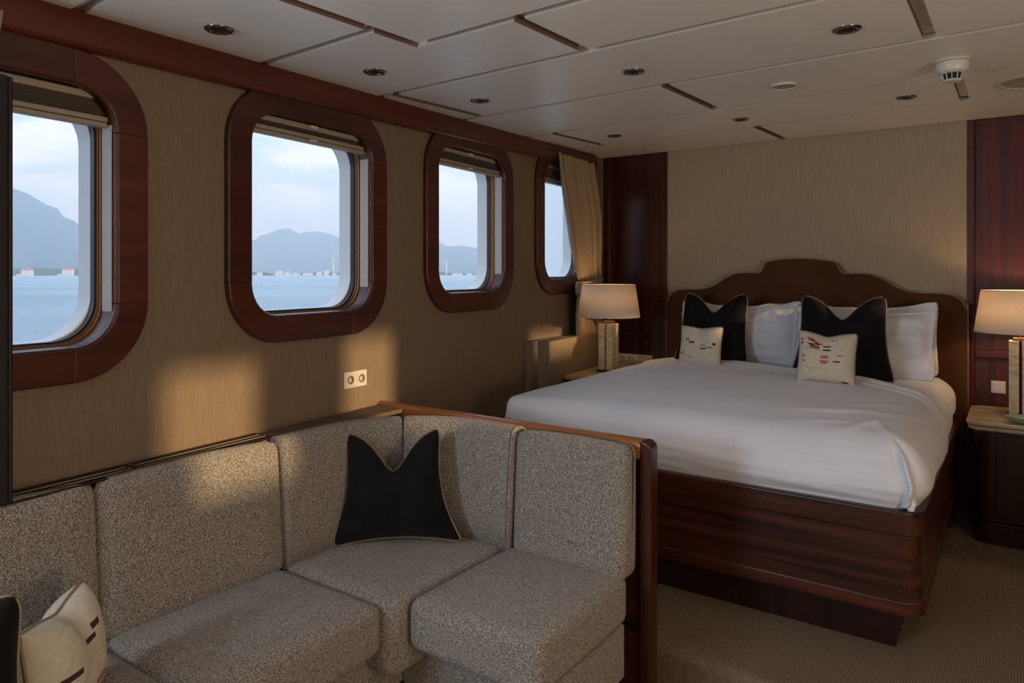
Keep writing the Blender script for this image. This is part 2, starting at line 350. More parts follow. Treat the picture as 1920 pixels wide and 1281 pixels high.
# starboard wall: its window openings let the low sun in
def wall_right():
    bm = new_bm(); x0, x1 = XR, XR+.08
    T = lambda z: z+(XR+2.3)*tan(radians(SUN_EL))
    Y = lambda v: W(v, 0).y+(XR-W(v, 0).x)*tan(A)
    ops = [(Y(1.475), Y(1.845), T(-.75), T(-.322)), (Y(2.335), Y(2.642), T(-.75), T(-.262)), (Y(4.02), Y(4.95), T(-.50), T(-.345))]
    ys = [YF]; 
    for a, b, c, d in ops: ys += [a, b]
    ys.append(YB+.1)
    for i in range(0, len(ys), 2): box(x0, x1, ys[i], ys[i+1], ZF, 1.05, bm)
    for a, b, c, d in ops:
        box(x0, x1, a, b, ZF, c, bm); box(x0, x1, a, b, d, 1.05, bm)
    obj('wall_right', bm, WALLF, kind='structure')
wall_right()
obj('wall_front', box(-2.9, XR, YF-.08, YF, ZF, 1.05), WALLF, kind='structure')

def slopes(x, y0): return y0-.045*(x+2.4)
SE = [-1.05, -.37, .31, .985, 1.66, 2.325, 3.0, 3.70, 4.38]
G = .021; TH = .024
ceil = obj('ceiling', (lambda bm: (lambda ys: [bm.faces.new([bm.verts.new(q) for q in ((-2.9, a, zc(a)+TH+.004), (XR, a, zc(a)+TH+.004), (XR, b, zc(b)+TH+.004), (-2.9, b, zc(b)+TH+.004))]) for a, b in zip(ys, ys[1:])] and bm)([YF, -.1, .6, 1.2, 1.8, 2.4, 3.0, 3.6, 4.2, 5.1]))(new_bm()), CEIL, kind='structure')
def wallx(y): return (-WP-sin(A)*y)/cos(A)          # x of the window wall at y
def cpanel(poly):
    """poly: (x, seam y at x=-2.4) outline; shrunk by the joint width"""
    pts = [Vector((x, (slopes(x, y) if y < 4.9 else YB), 0)) for x, y in poly]; n = len(pts)
    area = sum(pts[i].x*pts[(i+1) % n].y-pts[(i+1) % n].x*pts[i].y for i in range(n))
    if area < 0: pts = pts[::-1]
    ins = []
    for i in range(n):
        d1 = (pts[i]-pts[i-1]).normalized(); d2 = (pts[(i+1) % n]-pts[i]).normalized()
        n1 = Vector((-d1.y, d1.x, 0)); n2 = Vector((-d2.y, d2.x, 0)); nn = (n1+n2); nn = nn/nn.length; k = G/max(.3, nn.dot(n1)); ins.append(pts[i]+nn*k)
    for p in ins: p.z = zc(p.y)
    bm = prism(ins, (0, 0, TH))
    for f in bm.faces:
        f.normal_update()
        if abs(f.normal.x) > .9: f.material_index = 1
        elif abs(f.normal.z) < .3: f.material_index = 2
    obj('ceiling_panel', bm, [CEIL, EDGE, EDGE_SHADED2], ceil)
XL = -3.0
EDGE = mat('panel_edge_shaded_x', (.20, .125, .095), .6); EDGE_SHADED2 = mat('panel_edge_shaded_y', (.50, .47, .42), .6)  # shade painted into the panel side faces so the joints look darker
def row(k0, k1, xs):
    for a, b in zip(xs, xs[1:]): cpanel([(a, k0), (b, k0), (b, k1), (a, k1)])
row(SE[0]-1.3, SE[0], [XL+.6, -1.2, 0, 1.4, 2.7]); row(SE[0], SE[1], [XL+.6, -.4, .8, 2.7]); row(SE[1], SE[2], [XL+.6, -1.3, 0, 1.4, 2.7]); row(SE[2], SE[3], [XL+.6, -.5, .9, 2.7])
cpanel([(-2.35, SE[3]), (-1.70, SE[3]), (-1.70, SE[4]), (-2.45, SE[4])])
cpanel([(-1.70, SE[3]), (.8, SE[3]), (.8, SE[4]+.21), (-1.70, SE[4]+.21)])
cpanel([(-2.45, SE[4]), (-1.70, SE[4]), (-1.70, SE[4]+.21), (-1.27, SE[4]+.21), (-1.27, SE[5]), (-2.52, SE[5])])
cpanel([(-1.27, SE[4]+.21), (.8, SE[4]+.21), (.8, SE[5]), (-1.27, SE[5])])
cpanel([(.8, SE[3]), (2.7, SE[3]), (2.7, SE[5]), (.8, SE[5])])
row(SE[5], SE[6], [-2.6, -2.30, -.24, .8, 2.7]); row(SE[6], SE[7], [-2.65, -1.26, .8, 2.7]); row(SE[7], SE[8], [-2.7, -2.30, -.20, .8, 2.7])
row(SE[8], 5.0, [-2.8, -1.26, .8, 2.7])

# cornice along the window wall
def cornice():
    bm = new_bm(); vs = [-2.5+i*.25 for i in range(31)]; vs = [v for v in vs if v < 4.9]+[4.985]; prev = None
    for v in vs:
        y = W(v, 0).y; zt = zc(y)+.01; zb = zt-.118
        pr_ = [(0.001, zt), (.035, zt), (.042, zt-.03), (.046, zb+.03), (.044, zb+.012), (.036, zb+.003), (.025, zb), (.001, zb)]
        ring = [bm.verts.new(W(v, z, o)) for o, z in pr_]
        if prev: strip(bm, prev, ring)
        else: bm.faces.new(ring)
        prev = ring
    bm.faces.new(prev[::-1]); bmesh.ops.recalc_face_normals(bm, faces=bm.faces)
    obj('trim_1', bm, WOODC, smooth=False, bevel=.003, kind='structure', label='red wood cornice between window wall and ceiling', angle=20)
cornice()

# windows: frame in eight pieces, liner, tracks, bronze bead, gasket, glass, outer white reveal
def window(i):
    v0, v1, z0, z1 = OPEN[i]; ro = v0-.110; r1 = v1+.107
    root = thing('window_%d' % (i+1), ['leftmost window, partly hidden by the tall black panel', 'second window from the left with mountain view', 'third window from the left with a wind turbine in view', 'rightmost window, half covered by the tied curtain'][i], None, W((v0+v1)/2, z0-.107, 0), kind='structure')
    n = 10; out = rr(ro, r1, z0-.107, z1+.107, RO, n); inn = rr(v0, v1, z0, z1, RI, n)
    # straight ends are pulled so that corner blocks keep a short straight, as in the joinery
    def piece(po, pi_, nm='frame_rail'):
        bm = new_bm()
        prof = lambda a, b: [W(*a, .001), W(*a, .020), W(a[0]+(b[0]-a[0])*.05, a[1]+(b[1]-a[1])*.05, .026), W(a[0]+(b[0]-a[0])*.93, a[1]+(b[1]-a[1])*.93, .026), W(*b, .018), W(*b, .001)]
        prev = None
        for a, b in zip(po, pi_):
            ring = [bm.verts.new(p) for p in prof(a, b)]
            if prev: strip(bm, prev, ring)
            else: bm.faces.new(ring)
            prev = ring
        bm.faces.new(prev[::-1]); bmesh.ops.recalc_face_normals(bm, faces=bm.faces)
        obj(nm, bm, WOODY, root, smooth=False, bevel=.002, seg=1, angle=30)
    m = n+1
    for k in range(4):
        po = out[k*m:(k+1)*m]; pi_ = inn[k*m:(k+1)*m]; piece(po, pi_, 'frame_corner')
        a, b = out[(k+1)*m-1], out[((k+1)*m) % (4*m)]; c, d = inn[(k+1)*m-1], inn[((k+1)*m) % (4*m)]
        piece([a, b], [c, d])
    obj('liner', ring_solid(rr(v0-.02, v1+.02, z0-.02, z1+.02, RI+.02), inn, -.064, .001), WOODY, root, smooth=False)
    for q, (va, vb) in enumerate(((v0+.001, v0+.006), (v1-.006, v1-.001))):
        obj('blind_track', wbox(va, vb, -.044, .004, z0+.10, z1-.10), TRACK, root, bevel=.001, seg=1)
    obj('bronze_bead', ring_solid(rr(v0-.015, v1+.015, z0-.015, z1+.015, RI+.015), rr(v0+.008, v1-.008, z0+.008, z1-.008, RI), -.074, -.064), BRONZE, root)
    obj('bronze_bead', ring_solid(rr(v0-.015, v1+.015, z0-.015, z1+.015, RI+.015), rr(v0+.004, v1-.004, z0+.004, z1-.004, RI), -.064, -.052), BRONZE, root)
    obj('gasket', ring_solid(rr(v0-.015, v1+.015, z0-.015, z1+.015, RI+.015), rr(v0+.013, v1-.013, z0+.013, z1-.013, RI), -.096, -.074), RUBBER, root)
    obj('outer_reveal', ring_solid(rr(v0-.02, v1+.02, z0-.02, z1+.02, RI+.02), rr(v0+.012, v1-.012, z0+.012, z1-.012, RI+.02), -.165, -.096), WHITE, root)
    gb = new_bm(); g = rr(v0, v1, z0, z1, RI); f = [gb.verts.new(W(v, z, -.086)) for v, z in g]; gb.faces.new(f)
    obj('window_pane', gb, GLASS, root)
    # roller blind
    bl = thing('roller_blind', ['grey pleated blind drawn up at top of the leftmost window', 'grey pleated blind drawn up at top of second window from left', 'grey pleated blind drawn up at top of third window from left', 'grey pleated blind at top of window behind the curtain'][i], 'blind', W((v0+v1)/2, z1, -.02), group='pleated blinds in the window heads')
    drop = [.088, .058, .080, .110][i]
    va, vb = v0+.008, v1-.008
    obj('head_rail', wbox(va, vb, -.042, -.010, z1-.026, z1-.004), BLINDBAR, bl, bevel=.003)
    nf = 9; bm = new_bm(); ztop, zbot = z1-.026, z1-drop+.012; prev = None      # pleats
    for k in range(2*nf+1):
        z = ztop+(zbot-ztop)*k/(2*nf); o = -.040 if k % 2 else -.014
        cur = [bm.verts.new(W(va+.004, z, o)), bm.verts.new(W(vb-.004, z, o))]
        if prev: bm.faces.new((prev[0], prev[1], cur[1], cur[0]))
        prev = cur
    obj('blind_fabric', bm, BLIND, bl)
    obj('bottom_bar', wbox(va, vb, -.042, -.006, z1-drop-.004, z1-drop+.012), BLINDBAR, bl, bevel=.003)
    obj('bottom_bar', wbox(va, vb, -.040, -.008, z1-drop-.020, z1-drop-.006), BLINDBAR, bl, bevel=.003)
    if i in (1, 2):
        vm = (v0+v1)/2
        obj('blind_clip', wbox(vm-.02, vm+.02, -.010, .004, z1-.02, z1-.006), TRACK, bl, bevel=.002)
        obj('blind_clip', wbox(vm-.02, vm+.02, -.010, .004, z1-drop-.016, z1-drop-.006), TRACK, bl, bevel=.002)
for i in range(4): window(i)

# wood panelling beside the bed (left and right of the fabric)
def panelling(nm, x0, x1, sl, sr, wood_, label, rail_z=(-.50, -.45)):
    t = thing(nm, label, None, ((x0+x1)/2, YB, ZP), kind='structure')
    y1 = YB+.08; top = .98
    obj('panel_board', box(x0+.01, x1-.01, YB+.022, y1, rail_z[1], top), wood_, t)
    obj('panel_board', box(x0+.01, x1-.01, YB+.022, y1, ZP, rail_z[0]), wood_, t)
    obj('stile', box(x0, x0+sl, YB-.004, y1, ZP, top), wood_, t, bevel=.004)
    obj('stile', box(x1-sr, x1, YB-.004, y1, ZP, top), wood_, t, bevel=.004)
    obj('rail', box(x0+sl, x1-sr, YB-.002, y1, rail_z[0], rail_z[1]), wood_, t, bevel=.006)
    obj('bead', box(x0+sl, x1-sr, YB+.014, YB+.024, -.092, -.086), wood_, t, bevel=.001)
    obj('rail', box(x0+sl, x1-sr, YB+.004, y1, .70, .98), wood_, t, bevel=.004) if nm == 'trim_2' else None
    return t
panelling('trim_2', wallx(YB)+.002, -2.108, .055, .066, WOODZ, 'dark red wood panelling between window wall and headboard')
panelling('trim_3', -.226, 1.30, .038, .06, WOODR, 'crimson wood panelling right of the headboard')
obj('trim_4', box(1.30, XR, YB-.004, YB+.08, ZP, .98), WOODR, kind='structure', label='crimson wood wall further right')

# ledge behind the sofa with ventilation grille
ZL = -.61
def ledge():
    bm = new_bm(); P = [W(-.6, ZL, 0), W(2.452, ZL, 0)]
    x0 = -2.20; pts = [Vector((wallx(-.6)+.001, -.6, ZL-.02)), Vector((x0+.02, -.6, ZL-.02)), Vector((-2.245, 1.75, ZL-.02)), Vector((-2.245, 2.33, ZL-.02)), Vector((wallx(2.33)+.001, 2.33, ZL-.02))]
    bm = prism(pts, (0, 0, .02))
    obj('trim_5', bm, mat('ledge_cloth', (.13, .085, .055), .8), kind='structure', label='fabric covered ledge between sofa back and window wall', bevel=.004)
    g = thing('ventilation_grille', 'long dark slotted ventilation grille on the ledge behind the sofa', 'grille', W(1.35, ZL, .06))
    for va, vb in ((.865, 1.32), (1.325, 1.835)):
        obj('grille_frame', wbox(va, vb, .006, .016, ZL, ZL+.005), DKMETAL, g, bevel=.001)
        obj('grille_frame', wbox(va, vb, .104, .118, ZL, ZL+.005), DKMETAL, g, bevel=.001)
        obj('grille_frame', wbox(va, va+.022, .016, .104, ZL, ZL+.005), DKMETAL, g, bevel=.001)
        obj('grille_frame', wbox(vb-.012, vb, .016, .104, ZL, ZL+.005), DKMETAL, g, bevel=.001)
        obj('grille_back', wbox(va+.02, vb-.012, .016, .104, ZL+.0003, ZL+.0012), DARK, g)
        for k in range(5): obj('grille_slat', wbox(va+.022, vb-.012, .027+k*.016, .031+k*.016, ZL+.0008, ZL+.006), BLINDBAR if k in (1, 3) else DKMETAL, g)
ledge()

# boxed casing under the rightmost window
cs = thing('trim_6', 'fabric covered boxing under the rightmost window beside the bed', None, W(4.4, ZP, .05), kind='structure')
obj('casing', wbox(3.93, 4.20, .001, .045, ZP, -.434), WALLF, cs, bevel=.003)
obj('casing', wbox(4.03, 5.06, .002, .130, ZP, -.436), WALLF, cs, bevel=.003)

# ---------------------------------------------------------------- sofa
def rbox(x0, x1, y0, y1, z0, z1, r=.03, crown=.0, n=10):
    """upholstered block: rounded box with a slight crown on top"""
    bm = new_bm(); cx, cy, cz = (x0+x1)/2, (y0+y1)/2, (z0+z1)/2; hx, hy, hz = (x1-x0)/2, (y1-y0)/2, (z1-z0)/2
    bmesh.ops.create_cube(bm, size=2); bmesh.ops.subdivide_edges(bm, edges=bm.edges, cuts=n, use_grid_fill=True)
    for v in bm.verts:
        p = Vector((v.co.x*hx, v.co.y*hy, v.co.z*hz))
        # bring grid lines near edges
        q = Vector((max(-hx+r, min(hx-r, p.x)), max(-hy+r, min(hy-r, p.y)), max(-hz+r, min(hz-r, p.z)))); d = p-q
        if d.length > 1e-6:
            nz = sum(1 for c_ in d if abs(c_) > 1e-6)
            if nz > 1: d = d.normalized()*r
            p = q+d
        u, w, t = p.x/hx, p.y/hy, p.z/hz
        p.z += crown*(1-u*u)*(1-w*w)*(1 if t > 0 else -.3)*abs(t)
        p.x += crown*.35*(1-w*w)*(1-t*t)*(1 if u > 0 else -1)*abs(u)
        p.y += crown*.35*(1-u*u)*(1-t*t)*(1 if w > 0 else -1)*abs(w)
        v.co = p+Vector((cx, cy, cz))
    return bm
def gridded(bm, xs=None): return bm
sofa = thing('corner_sofa', 'grey beige boucle corner sofa below the windows, against the wooden divider', 'sofa', (-1.9, 1.5, ZF))
SZ = -1.05
def seat(x0, x1, y0, y1, z0=-1.215, z1=SZ, nm='seat_cushion', r=.035, crown=.012):
    return obj(nm, rbox(x0, x1, y0, y1, z0, z1, r, crown, 14), BOUCLE, sofa, smooth=True)
seat(-2.16, -1.655, -.02, .37); seat(-2.16, -1.65, .38, .985)
seat(-2.16, -1.635, .993, 1.612)
seat(-2.16, -1.605, 1.618, 2.235, z0=-1.30, crown=.006)
seat(-1.598, -1.092, 1.675, 2.26)
# backrests along the windows: raked slabs
def slab(p0, p1, bot, top, d, nm='back_cushion', r=.032, rake=.035, zb=SZ-.02, zt=-.606):
    """back cushion: front-bottom line p0->p1 (x,y); thickness d away from the seat"""
    p0, p1 = Vector(p0), Vector(p1); t = (p1-p0).normalized(); nrm = Vector((-t.y, t.x)); Ln = (p1-p0).length
    bm = rbox(0, Ln, 0, d, zb, zt, r, .010, 14)
    for v in bm.verts:
        s, o, z = v.co; h = (z-zb)/(zt-zb); q = p0+t*s+nrm*(o+rake*h*(1 if o < d*.5 else .2)); v.co = Vector((q.x, q.y, z))
    bmesh.ops.recalc_face_normals(bm, faces=bm.faces)
    return obj(nm, bm, BOUCLE, sofa, smooth=True)
slab((-2.10, -.02), (-2.11, .375), 0, 0, .085)
slab((-2.115, .38), (-2.12, .985), 0, 0, .085)
slab((-2.12, .990), (-2.125, 1.615), 0, 0, .10)
slab((-1.565, 2.205), (-1.092, 2.205), 0, 0, .12, rake=.03)
def curved_back():
    """corner back cushion, swept along a quarter turn and split in two"""
    path = [(-2.125, 1.622+.05*i) for i in range(4)]+[(-1.80+.325*cos(radians(a)), 1.875+.33*sin(radians(a))) for a in range(180, 89, -9)]+[(-1.80+.05*i, 2.205) for i in range(1, 5)]+[(-1.572, 2.205)]
    P = [Vector(p) for p in path]; n = len(P)
    def piece(P):
        bm = new_bm(); prev = None; n = len(P)
        Ls = [0]
        for a, b in zip(P, P[1:]): Ls.append(Ls[-1]+(b-a).length)
        T = Ls[-1]; zb, zt, r = SZ-.02, -.598, .045
        for i, p in enumerate(P):
            t = (P[min(i+1, n-1)]-P[max(i-1, 0)]).normalized(); nr = Vector((-t.y, t.x)); e = min(Ls[i], T-Ls[i]); k = 1-max(0, 1-e/.012)**2*.05
            cx_ = -2.26; ring = []
            d = .10 if True else 0
            prof = [(0, zb+.0), (-.004, zb+.12), (.006, zb+.25), (.016, zt-.10), (.024, zt-.045), (.036, zt-.014), (.058, zt), (.10, zt-.002), (.125, zt-.012), (.13, zt-.05), (.13, zb)]
            for o, z in prof:
                oo = (o-.06)*k+.06; zz = zb+(z-zb)*(1-(1-k)*.25)
                q = p+nr*oo; q.x = max(q.x, wallx(q.y)+.085); q.y = min(q.y, 2.328); ring.append(bm.verts.new((q.x, q.y, zz)))
            if prev: strip(bm, prev, ring)
            else: bm.faces.new(ring)
            prev = ring
        bm.faces.new(prev[::-1]); bmesh.ops.recalc_face_normals(bm, faces=bm.faces)
        obj('back_cushion', bm, BOUCLE, sofa, smooth=True)
    def dens(Q):
        R = []
        for a, b in zip(Q, Q[1:]): R += [a+(b-a)*k/3 for k in range(3)]
        e = (Q[1]-Q[0]).normalized()*.004; f = (Q[-1]-Q[-2]).normalized()*.004
        R = [Q[0], Q[0]+e, Q[0]+e*3]+R[1:]+[Q[-1]-f*3, Q[-1]-f, Q[-1]]; return R
    mid = 9
    piece(dens(P[:mid+1])); piece(dens(P[mid:]))
curved_back()
obj('sofa_base', box(-2.16, -1.72, -.02, 2.20, -1.41, -1.22), BOUCLE, sofa, bevel=.01)
obj('sofa_base', box(-1.72, -1.105, 1.78, 2.25, -1.41, -1.22), BOUCLE, sofa, bevel=.01)
obj('sofa_plinth', (lambda: box(-1.9, -1.15, 1.86, 2.2, ZF, -1.41, box(-2.1, -1.80, 0, 2.2, ZF, -1.41)))(), DARK, sofa)

dv = thing('wooden_divider', 'red brown wooden divider with rounded top between sofa and bed', 'divider', (-1.7, 2.36, ZF))
obj('divider_panel', box(wallx(2.35)+.004, -1.09, 2.345, 2.375, ZF, -.64), WOODX, dv, bevel=.003)
def divrail():
    x0, x1 = wallx(2.38)-.015, -1.052; pr_ = []
    for i in range(9):
        a = radians(180*i/8); pr_.append((.030*cos(a), -.625+.030*sin(a)**.7 if sin(a) > 0 else -.625))
    prof = [(o, z) for o, z in pr_]+[(-.030, -.665), (.030, -.665)]
    path = [(x0, 2.36), (x1-.03, 2.36)]
    return sweep(path, prof)
obj('top_rail', divrail(), WOODT_LIT, dv, bevel=.004)
def post():
    bm = new_bm(); pts = []
    # rounded top corner seen from the front
    prof = [(-1.092, ZF), (-1.092, -.668), (-1.086, -.600)]+[(-1.092+.018+.030*sin(radians(a))-.0, -.628+.030*cos(radians(a))) for a in (0, 20, 40, 60, 80, 90)]+[(-1.045, ZF)]
    prof[2] = (-1.088, -.598)
    return prism([Vector((x, 2.328, z)) for x, z in prof], (0, .066, 0))
obj('end_post', post(), WOODP, dv, bevel=.010, seg=3)

# ---------------------------------------------------------------- cushions
def cushion(name, w, h, t, label, cat, org, xdir, up, m, pipe=None, notch=0, taper=1, conc=.05, flare=0, prints=None, n=26, wr=0, group=None, flange=0, droop=0, seed=0, kind2=None, pr=.0035):
    """pillow standing on its lower edge: org = middle of lower edge, xdir = width direction, up = direction of height"""
    X = Vector(xdir).normalized(); U = Vector(up).normalized(); U = (U-X*U.dot(X)).normalized(); Nn = X.cross(U)    # Nn faces the viewer
    root = thing(name, label, cat, org, group)
    org = Vector(org)
    def shape(u, v, side):
        hh = (v+1)/2; tp = 1+(taper-1)*hh
        ux = u*(1-conc*(1-v*v)*abs(u)) * (1+flare*(1-hh)**3)
        vz = v-conc*(1-u*u)*v*abs(v)
        zz = h*(vz+1)/2
        zz -= notch*exp(-abs(u/.40)**1.7)*hh**2.4
        th = t/2*max(0, (1-abs(u)**3.2))**.55*max(0, (1-abs(v)**3.2))**.55
        th *= 1-.35*exp(-(u/.25)**2)*hh**3*(1 if notch else 0)
        if flange:
            fu = min(1, abs(u)/(1-flange)); fv = min(1, abs(v)/(1-flange*1.3)); th = t/2*max(0, 1-fu**2.4)**.62*max(0, 1-fv**2.4)**.62+.002; zz -= droop*(1-abs(u)**1.5)*hh**2+.018*hh**3*noise.noise(Vector((u*3.1+seed, 0, seed)))
        cc = (abs(u)*abs(v))**9; rc = .10 if (notch > .05 and v > 0) else .05
        x = ux*w/2*tp*(1-rc*cc); zz -= rc*.55*h/2*cc*(1 if v > 0 else -1)
        wv = wr*noise.noise(Vector((u*1.7+seed, v*1.7, side*3+seed)))*min(1, th/(t/2)*2) + wr*(.5*noise.noise(Vector((u*4+seed*2, v*4, side)))+.28*noise.noise(Vector((u*9+v*5+seed, v*6-u*3, side))))*min(1, th/(t/2)*2)
        ripple = 0
        if flange and (abs(u) > 1-flange or abs(v) > 1-flange*1.3): ripple = .016*noise.noise(Vector((u*5+seed, v*5, 7)))
        return org+X*x+U*zz+Nn*(side*th+ripple+wv*side)
    bm = new_bm(); G_ = {}
    def g1(i): s = -1+2*i/n; return (abs(s)**.8)*(1 if s > 0 else -1)
    for side in (1, -1):
        for i in range(n+1):
            for j in range(n+1):
                edge = i in (0, n) or j in (0, n)
                key = (i, j, 0 if edge else side)
                if key not in G_: G_[key] = bm.verts.new(shape(g1(i), g1(j), side))
        for i in range(n):
            for j in range(n):
                k = lambda a, b: G_[(a, b, 0 if (a in (0, n) or b in (0, n)) else side)]
                q = [k(i, j), k(i+1, j), k(i+1, j+1), k(i, j+1)]
                if side < 0: q = q[::-1]
                try: f = bm.faces.new(q)
                except ValueError: continue
                if prints and side > 0:
                    uu, vv = (g1(i)+g1(i+1))/4+.5, (g1(j)+g1(j+1))/4+.5
                    for u0, u1, vc, hv, mi in prints:
                        if u0 <= uu <= u1 and abs(vv-vc) <= hv/2+.25/n: f.material_index = mi
    mats = [m]+([P_RED, P_DARK, P_PINK, P_OLIVE, P_GREY] if prints else [])
    obj('cover', bm, mats, root, smooth=True)
    if pipe:
        pts = []; K = 24
        for a in range(K): pts.append((-1+2*a/K, -1))
        for a in range(K): pts.append((1, -1+2*a/K))
        for a in range(K): pts.append((1-2*a/K, 1))
        for a in range(K): pts.append((-1, 1-2*a/K))
        s = lambda q: (abs(q)**.8)*(1 if q > 0 else -1)
        P = [shape(s(u), s(v), 0)+(org+U*h/2-shape(s(u), s(v), 0)).normalized()*(.012 if abs(u) > .97 and abs(v) > .97 else 0) for u, v in pts]
        obj('piping', tube(P, pr, 6, True), pipe, root, smooth=True)
    return root
X1 = Vector((1, 0, 0))
# black cushion in the sofa corner
cushion('throw_cushion', .46, .445, .14, 'large black velvet cushion in the corner of the sofa', 'cushion', (-1.945, 1.975, SZ-.002), (.80, .56, .05), (-.17, .12, 1), BLACKV, PIPE, notch=.135, taper=.84, conc=.15, flare=.18, wr=.006, seed=2)
cushion('throw_cushion', .46, .38, .14, 'black velvet cushion at the left end of the sofa, cut by the frame', 'cushion', (-1.76, .42, SZ+.004), (.45, .85, -.02), (-.22, .05, 1), BLACKV, PIPE, notch=.06, taper=.88, conc=.08, flare=.05, seed=5)
pr3 = [(.48, .62, .66, .035, 2), (.60, .72, .74, .05, 2), (.12, .33, .47, .03, 2), (.30, .40, .50, .02, 2), (.55, .78, .22, .07, 3), (.80, .90, .33, .025, 3), (.86, .89, .70, .03, 2), (.2, .3, .12, .03, 3)]
cushion('small_cushion', .29, .27, .15, 'small cream cushion with dark dashes at left end of the sofa', 'cushion', (-1.850, .775, SZ-.010), (-.66, .75, -.0), (-.10, -.05, 1), CREAM, PIPEC, conc=.07, prints=pr3, n=64, wr=.004, seed=3, notch=.015, pr=.004)

# ---------------------------------------------------------------- bed
bed = thing('double_bed', 'large wooden double bed with velvet headboard and rounded footboard', 'bed', (-1.165, 4.0, ZP))
RC = .085; bx0, bx1, by0 = -2.075, -.262, 2.92
path = [(bx0, 4.95), (bx0, by0+RC)]+arc(bx0+RC, by0+RC, RC, 180, 270, 8)[1:]+arc(bx1-RC, by0+RC, RC, 270, 360, 8)+[(bx1, 4.92)]
path = path[::-1]     # outward = right-hand side; traverse so that it points out
def outp(path, prof): return sweep(path, prof)
T1, T2, B1, B2 = -.868, -.958, -1.195, -1.25
sgn = -1
def pf(o0, o1, z0, z1): return [(sgn*o0, z0), (sgn*o1, z0), (sgn*o1, z1), (sgn*o0, z1)]
obj('rail_cap', sweep(path, [(0, T2), (0, T1), (.075, T1), (.075, T2)]), WOODX, bed, bevel=.008, seg=3)
obj('rail_panel', sweep(path, [(.006, B1), (.006, T2), (.03, T2), (.03, B1)]), WOODX, bed)
obj('rail_base', sweep(path, [(0, B2), (0, B1), (.035, B1), (.035, B2)]), WOODX, bed, bevel=.006, seg=2)
obj('bed_platform', box(bx0+.03, bx1-.03, by0+.03, 4.90, B2+.01, -.93), WOODD, bed)
obj('plinth', box(-1.96, -.362, 3.02, 4.90, ZP, B2+.01), WOODD, bed, bevel=.003)
obj('plinth', box(-.392, -.275, 4.60, YB-.01, ZP, -.93), WOODD, bed, bevel=.012)
HB = [(-2.083, -1.40), (-2.083, -.27), (-2.076, -.215), (-2.055, -.165), (-2.015, -.132), (-1.95, -.118), (-1.86, -.117), (-1.78, -.108), (-1.71, -.080), (-1.65, -.040), (-1.59, -.010), (-1.53, .001), (-1.43, .001), (-1.403, .010), (-1.388, .032), (-1.378, .058), (-1.350, .078), (-1.27, .091), (-1.15, .097)]
HBR = [(-2.30-x, z-.004*(1 if z > -.2 else 1)) for x, z in HB[:-1]]
HB = HB+HBR[::-1]
# slightly lower right shoulder is only perspective: outline is symmetric
def cat_rom(P, k=3):
    R = [P[0]]
    for i in range(1, len(P)-2):
        p0, p1, p2, p3 = P[i-1], P[i], P[i+1], P[i+2]
        for s in range(k):
            t = s/k; R.append(tuple(.5*((2*p1[c])+(-p0[c]+p2[c])*t+(2*p0[c]-5*p1[c]+4*p2[c]-p3[c])*t*t+(-p0[c]+3*p1[c]-3*p2[c]+p3[c])*t**3) for c in (0, 1)))
    R += [P[-2], P[-1]]; return R
HS = cat_rom(HB)
obj('headboard', prism([Vector((x, 4.918, z)) for x, z in HS], (0, .075, 0)), VELVET, bed, bevel=.012, seg=3)
obj('headboard_piping', tube([(x, 4.921, z) for x, z in HS], .0042, 6), PIPE, bed, smooth=True)

def mattress():
    return rbox(-2.055, -.285, 2.98, 4.90, -.93, -.655, .06, .01, 16)
tag(obj('mattress', mattress(), LINEN, smooth=True), 'mattress in white fitted sheet below the duvet', 'mattress')
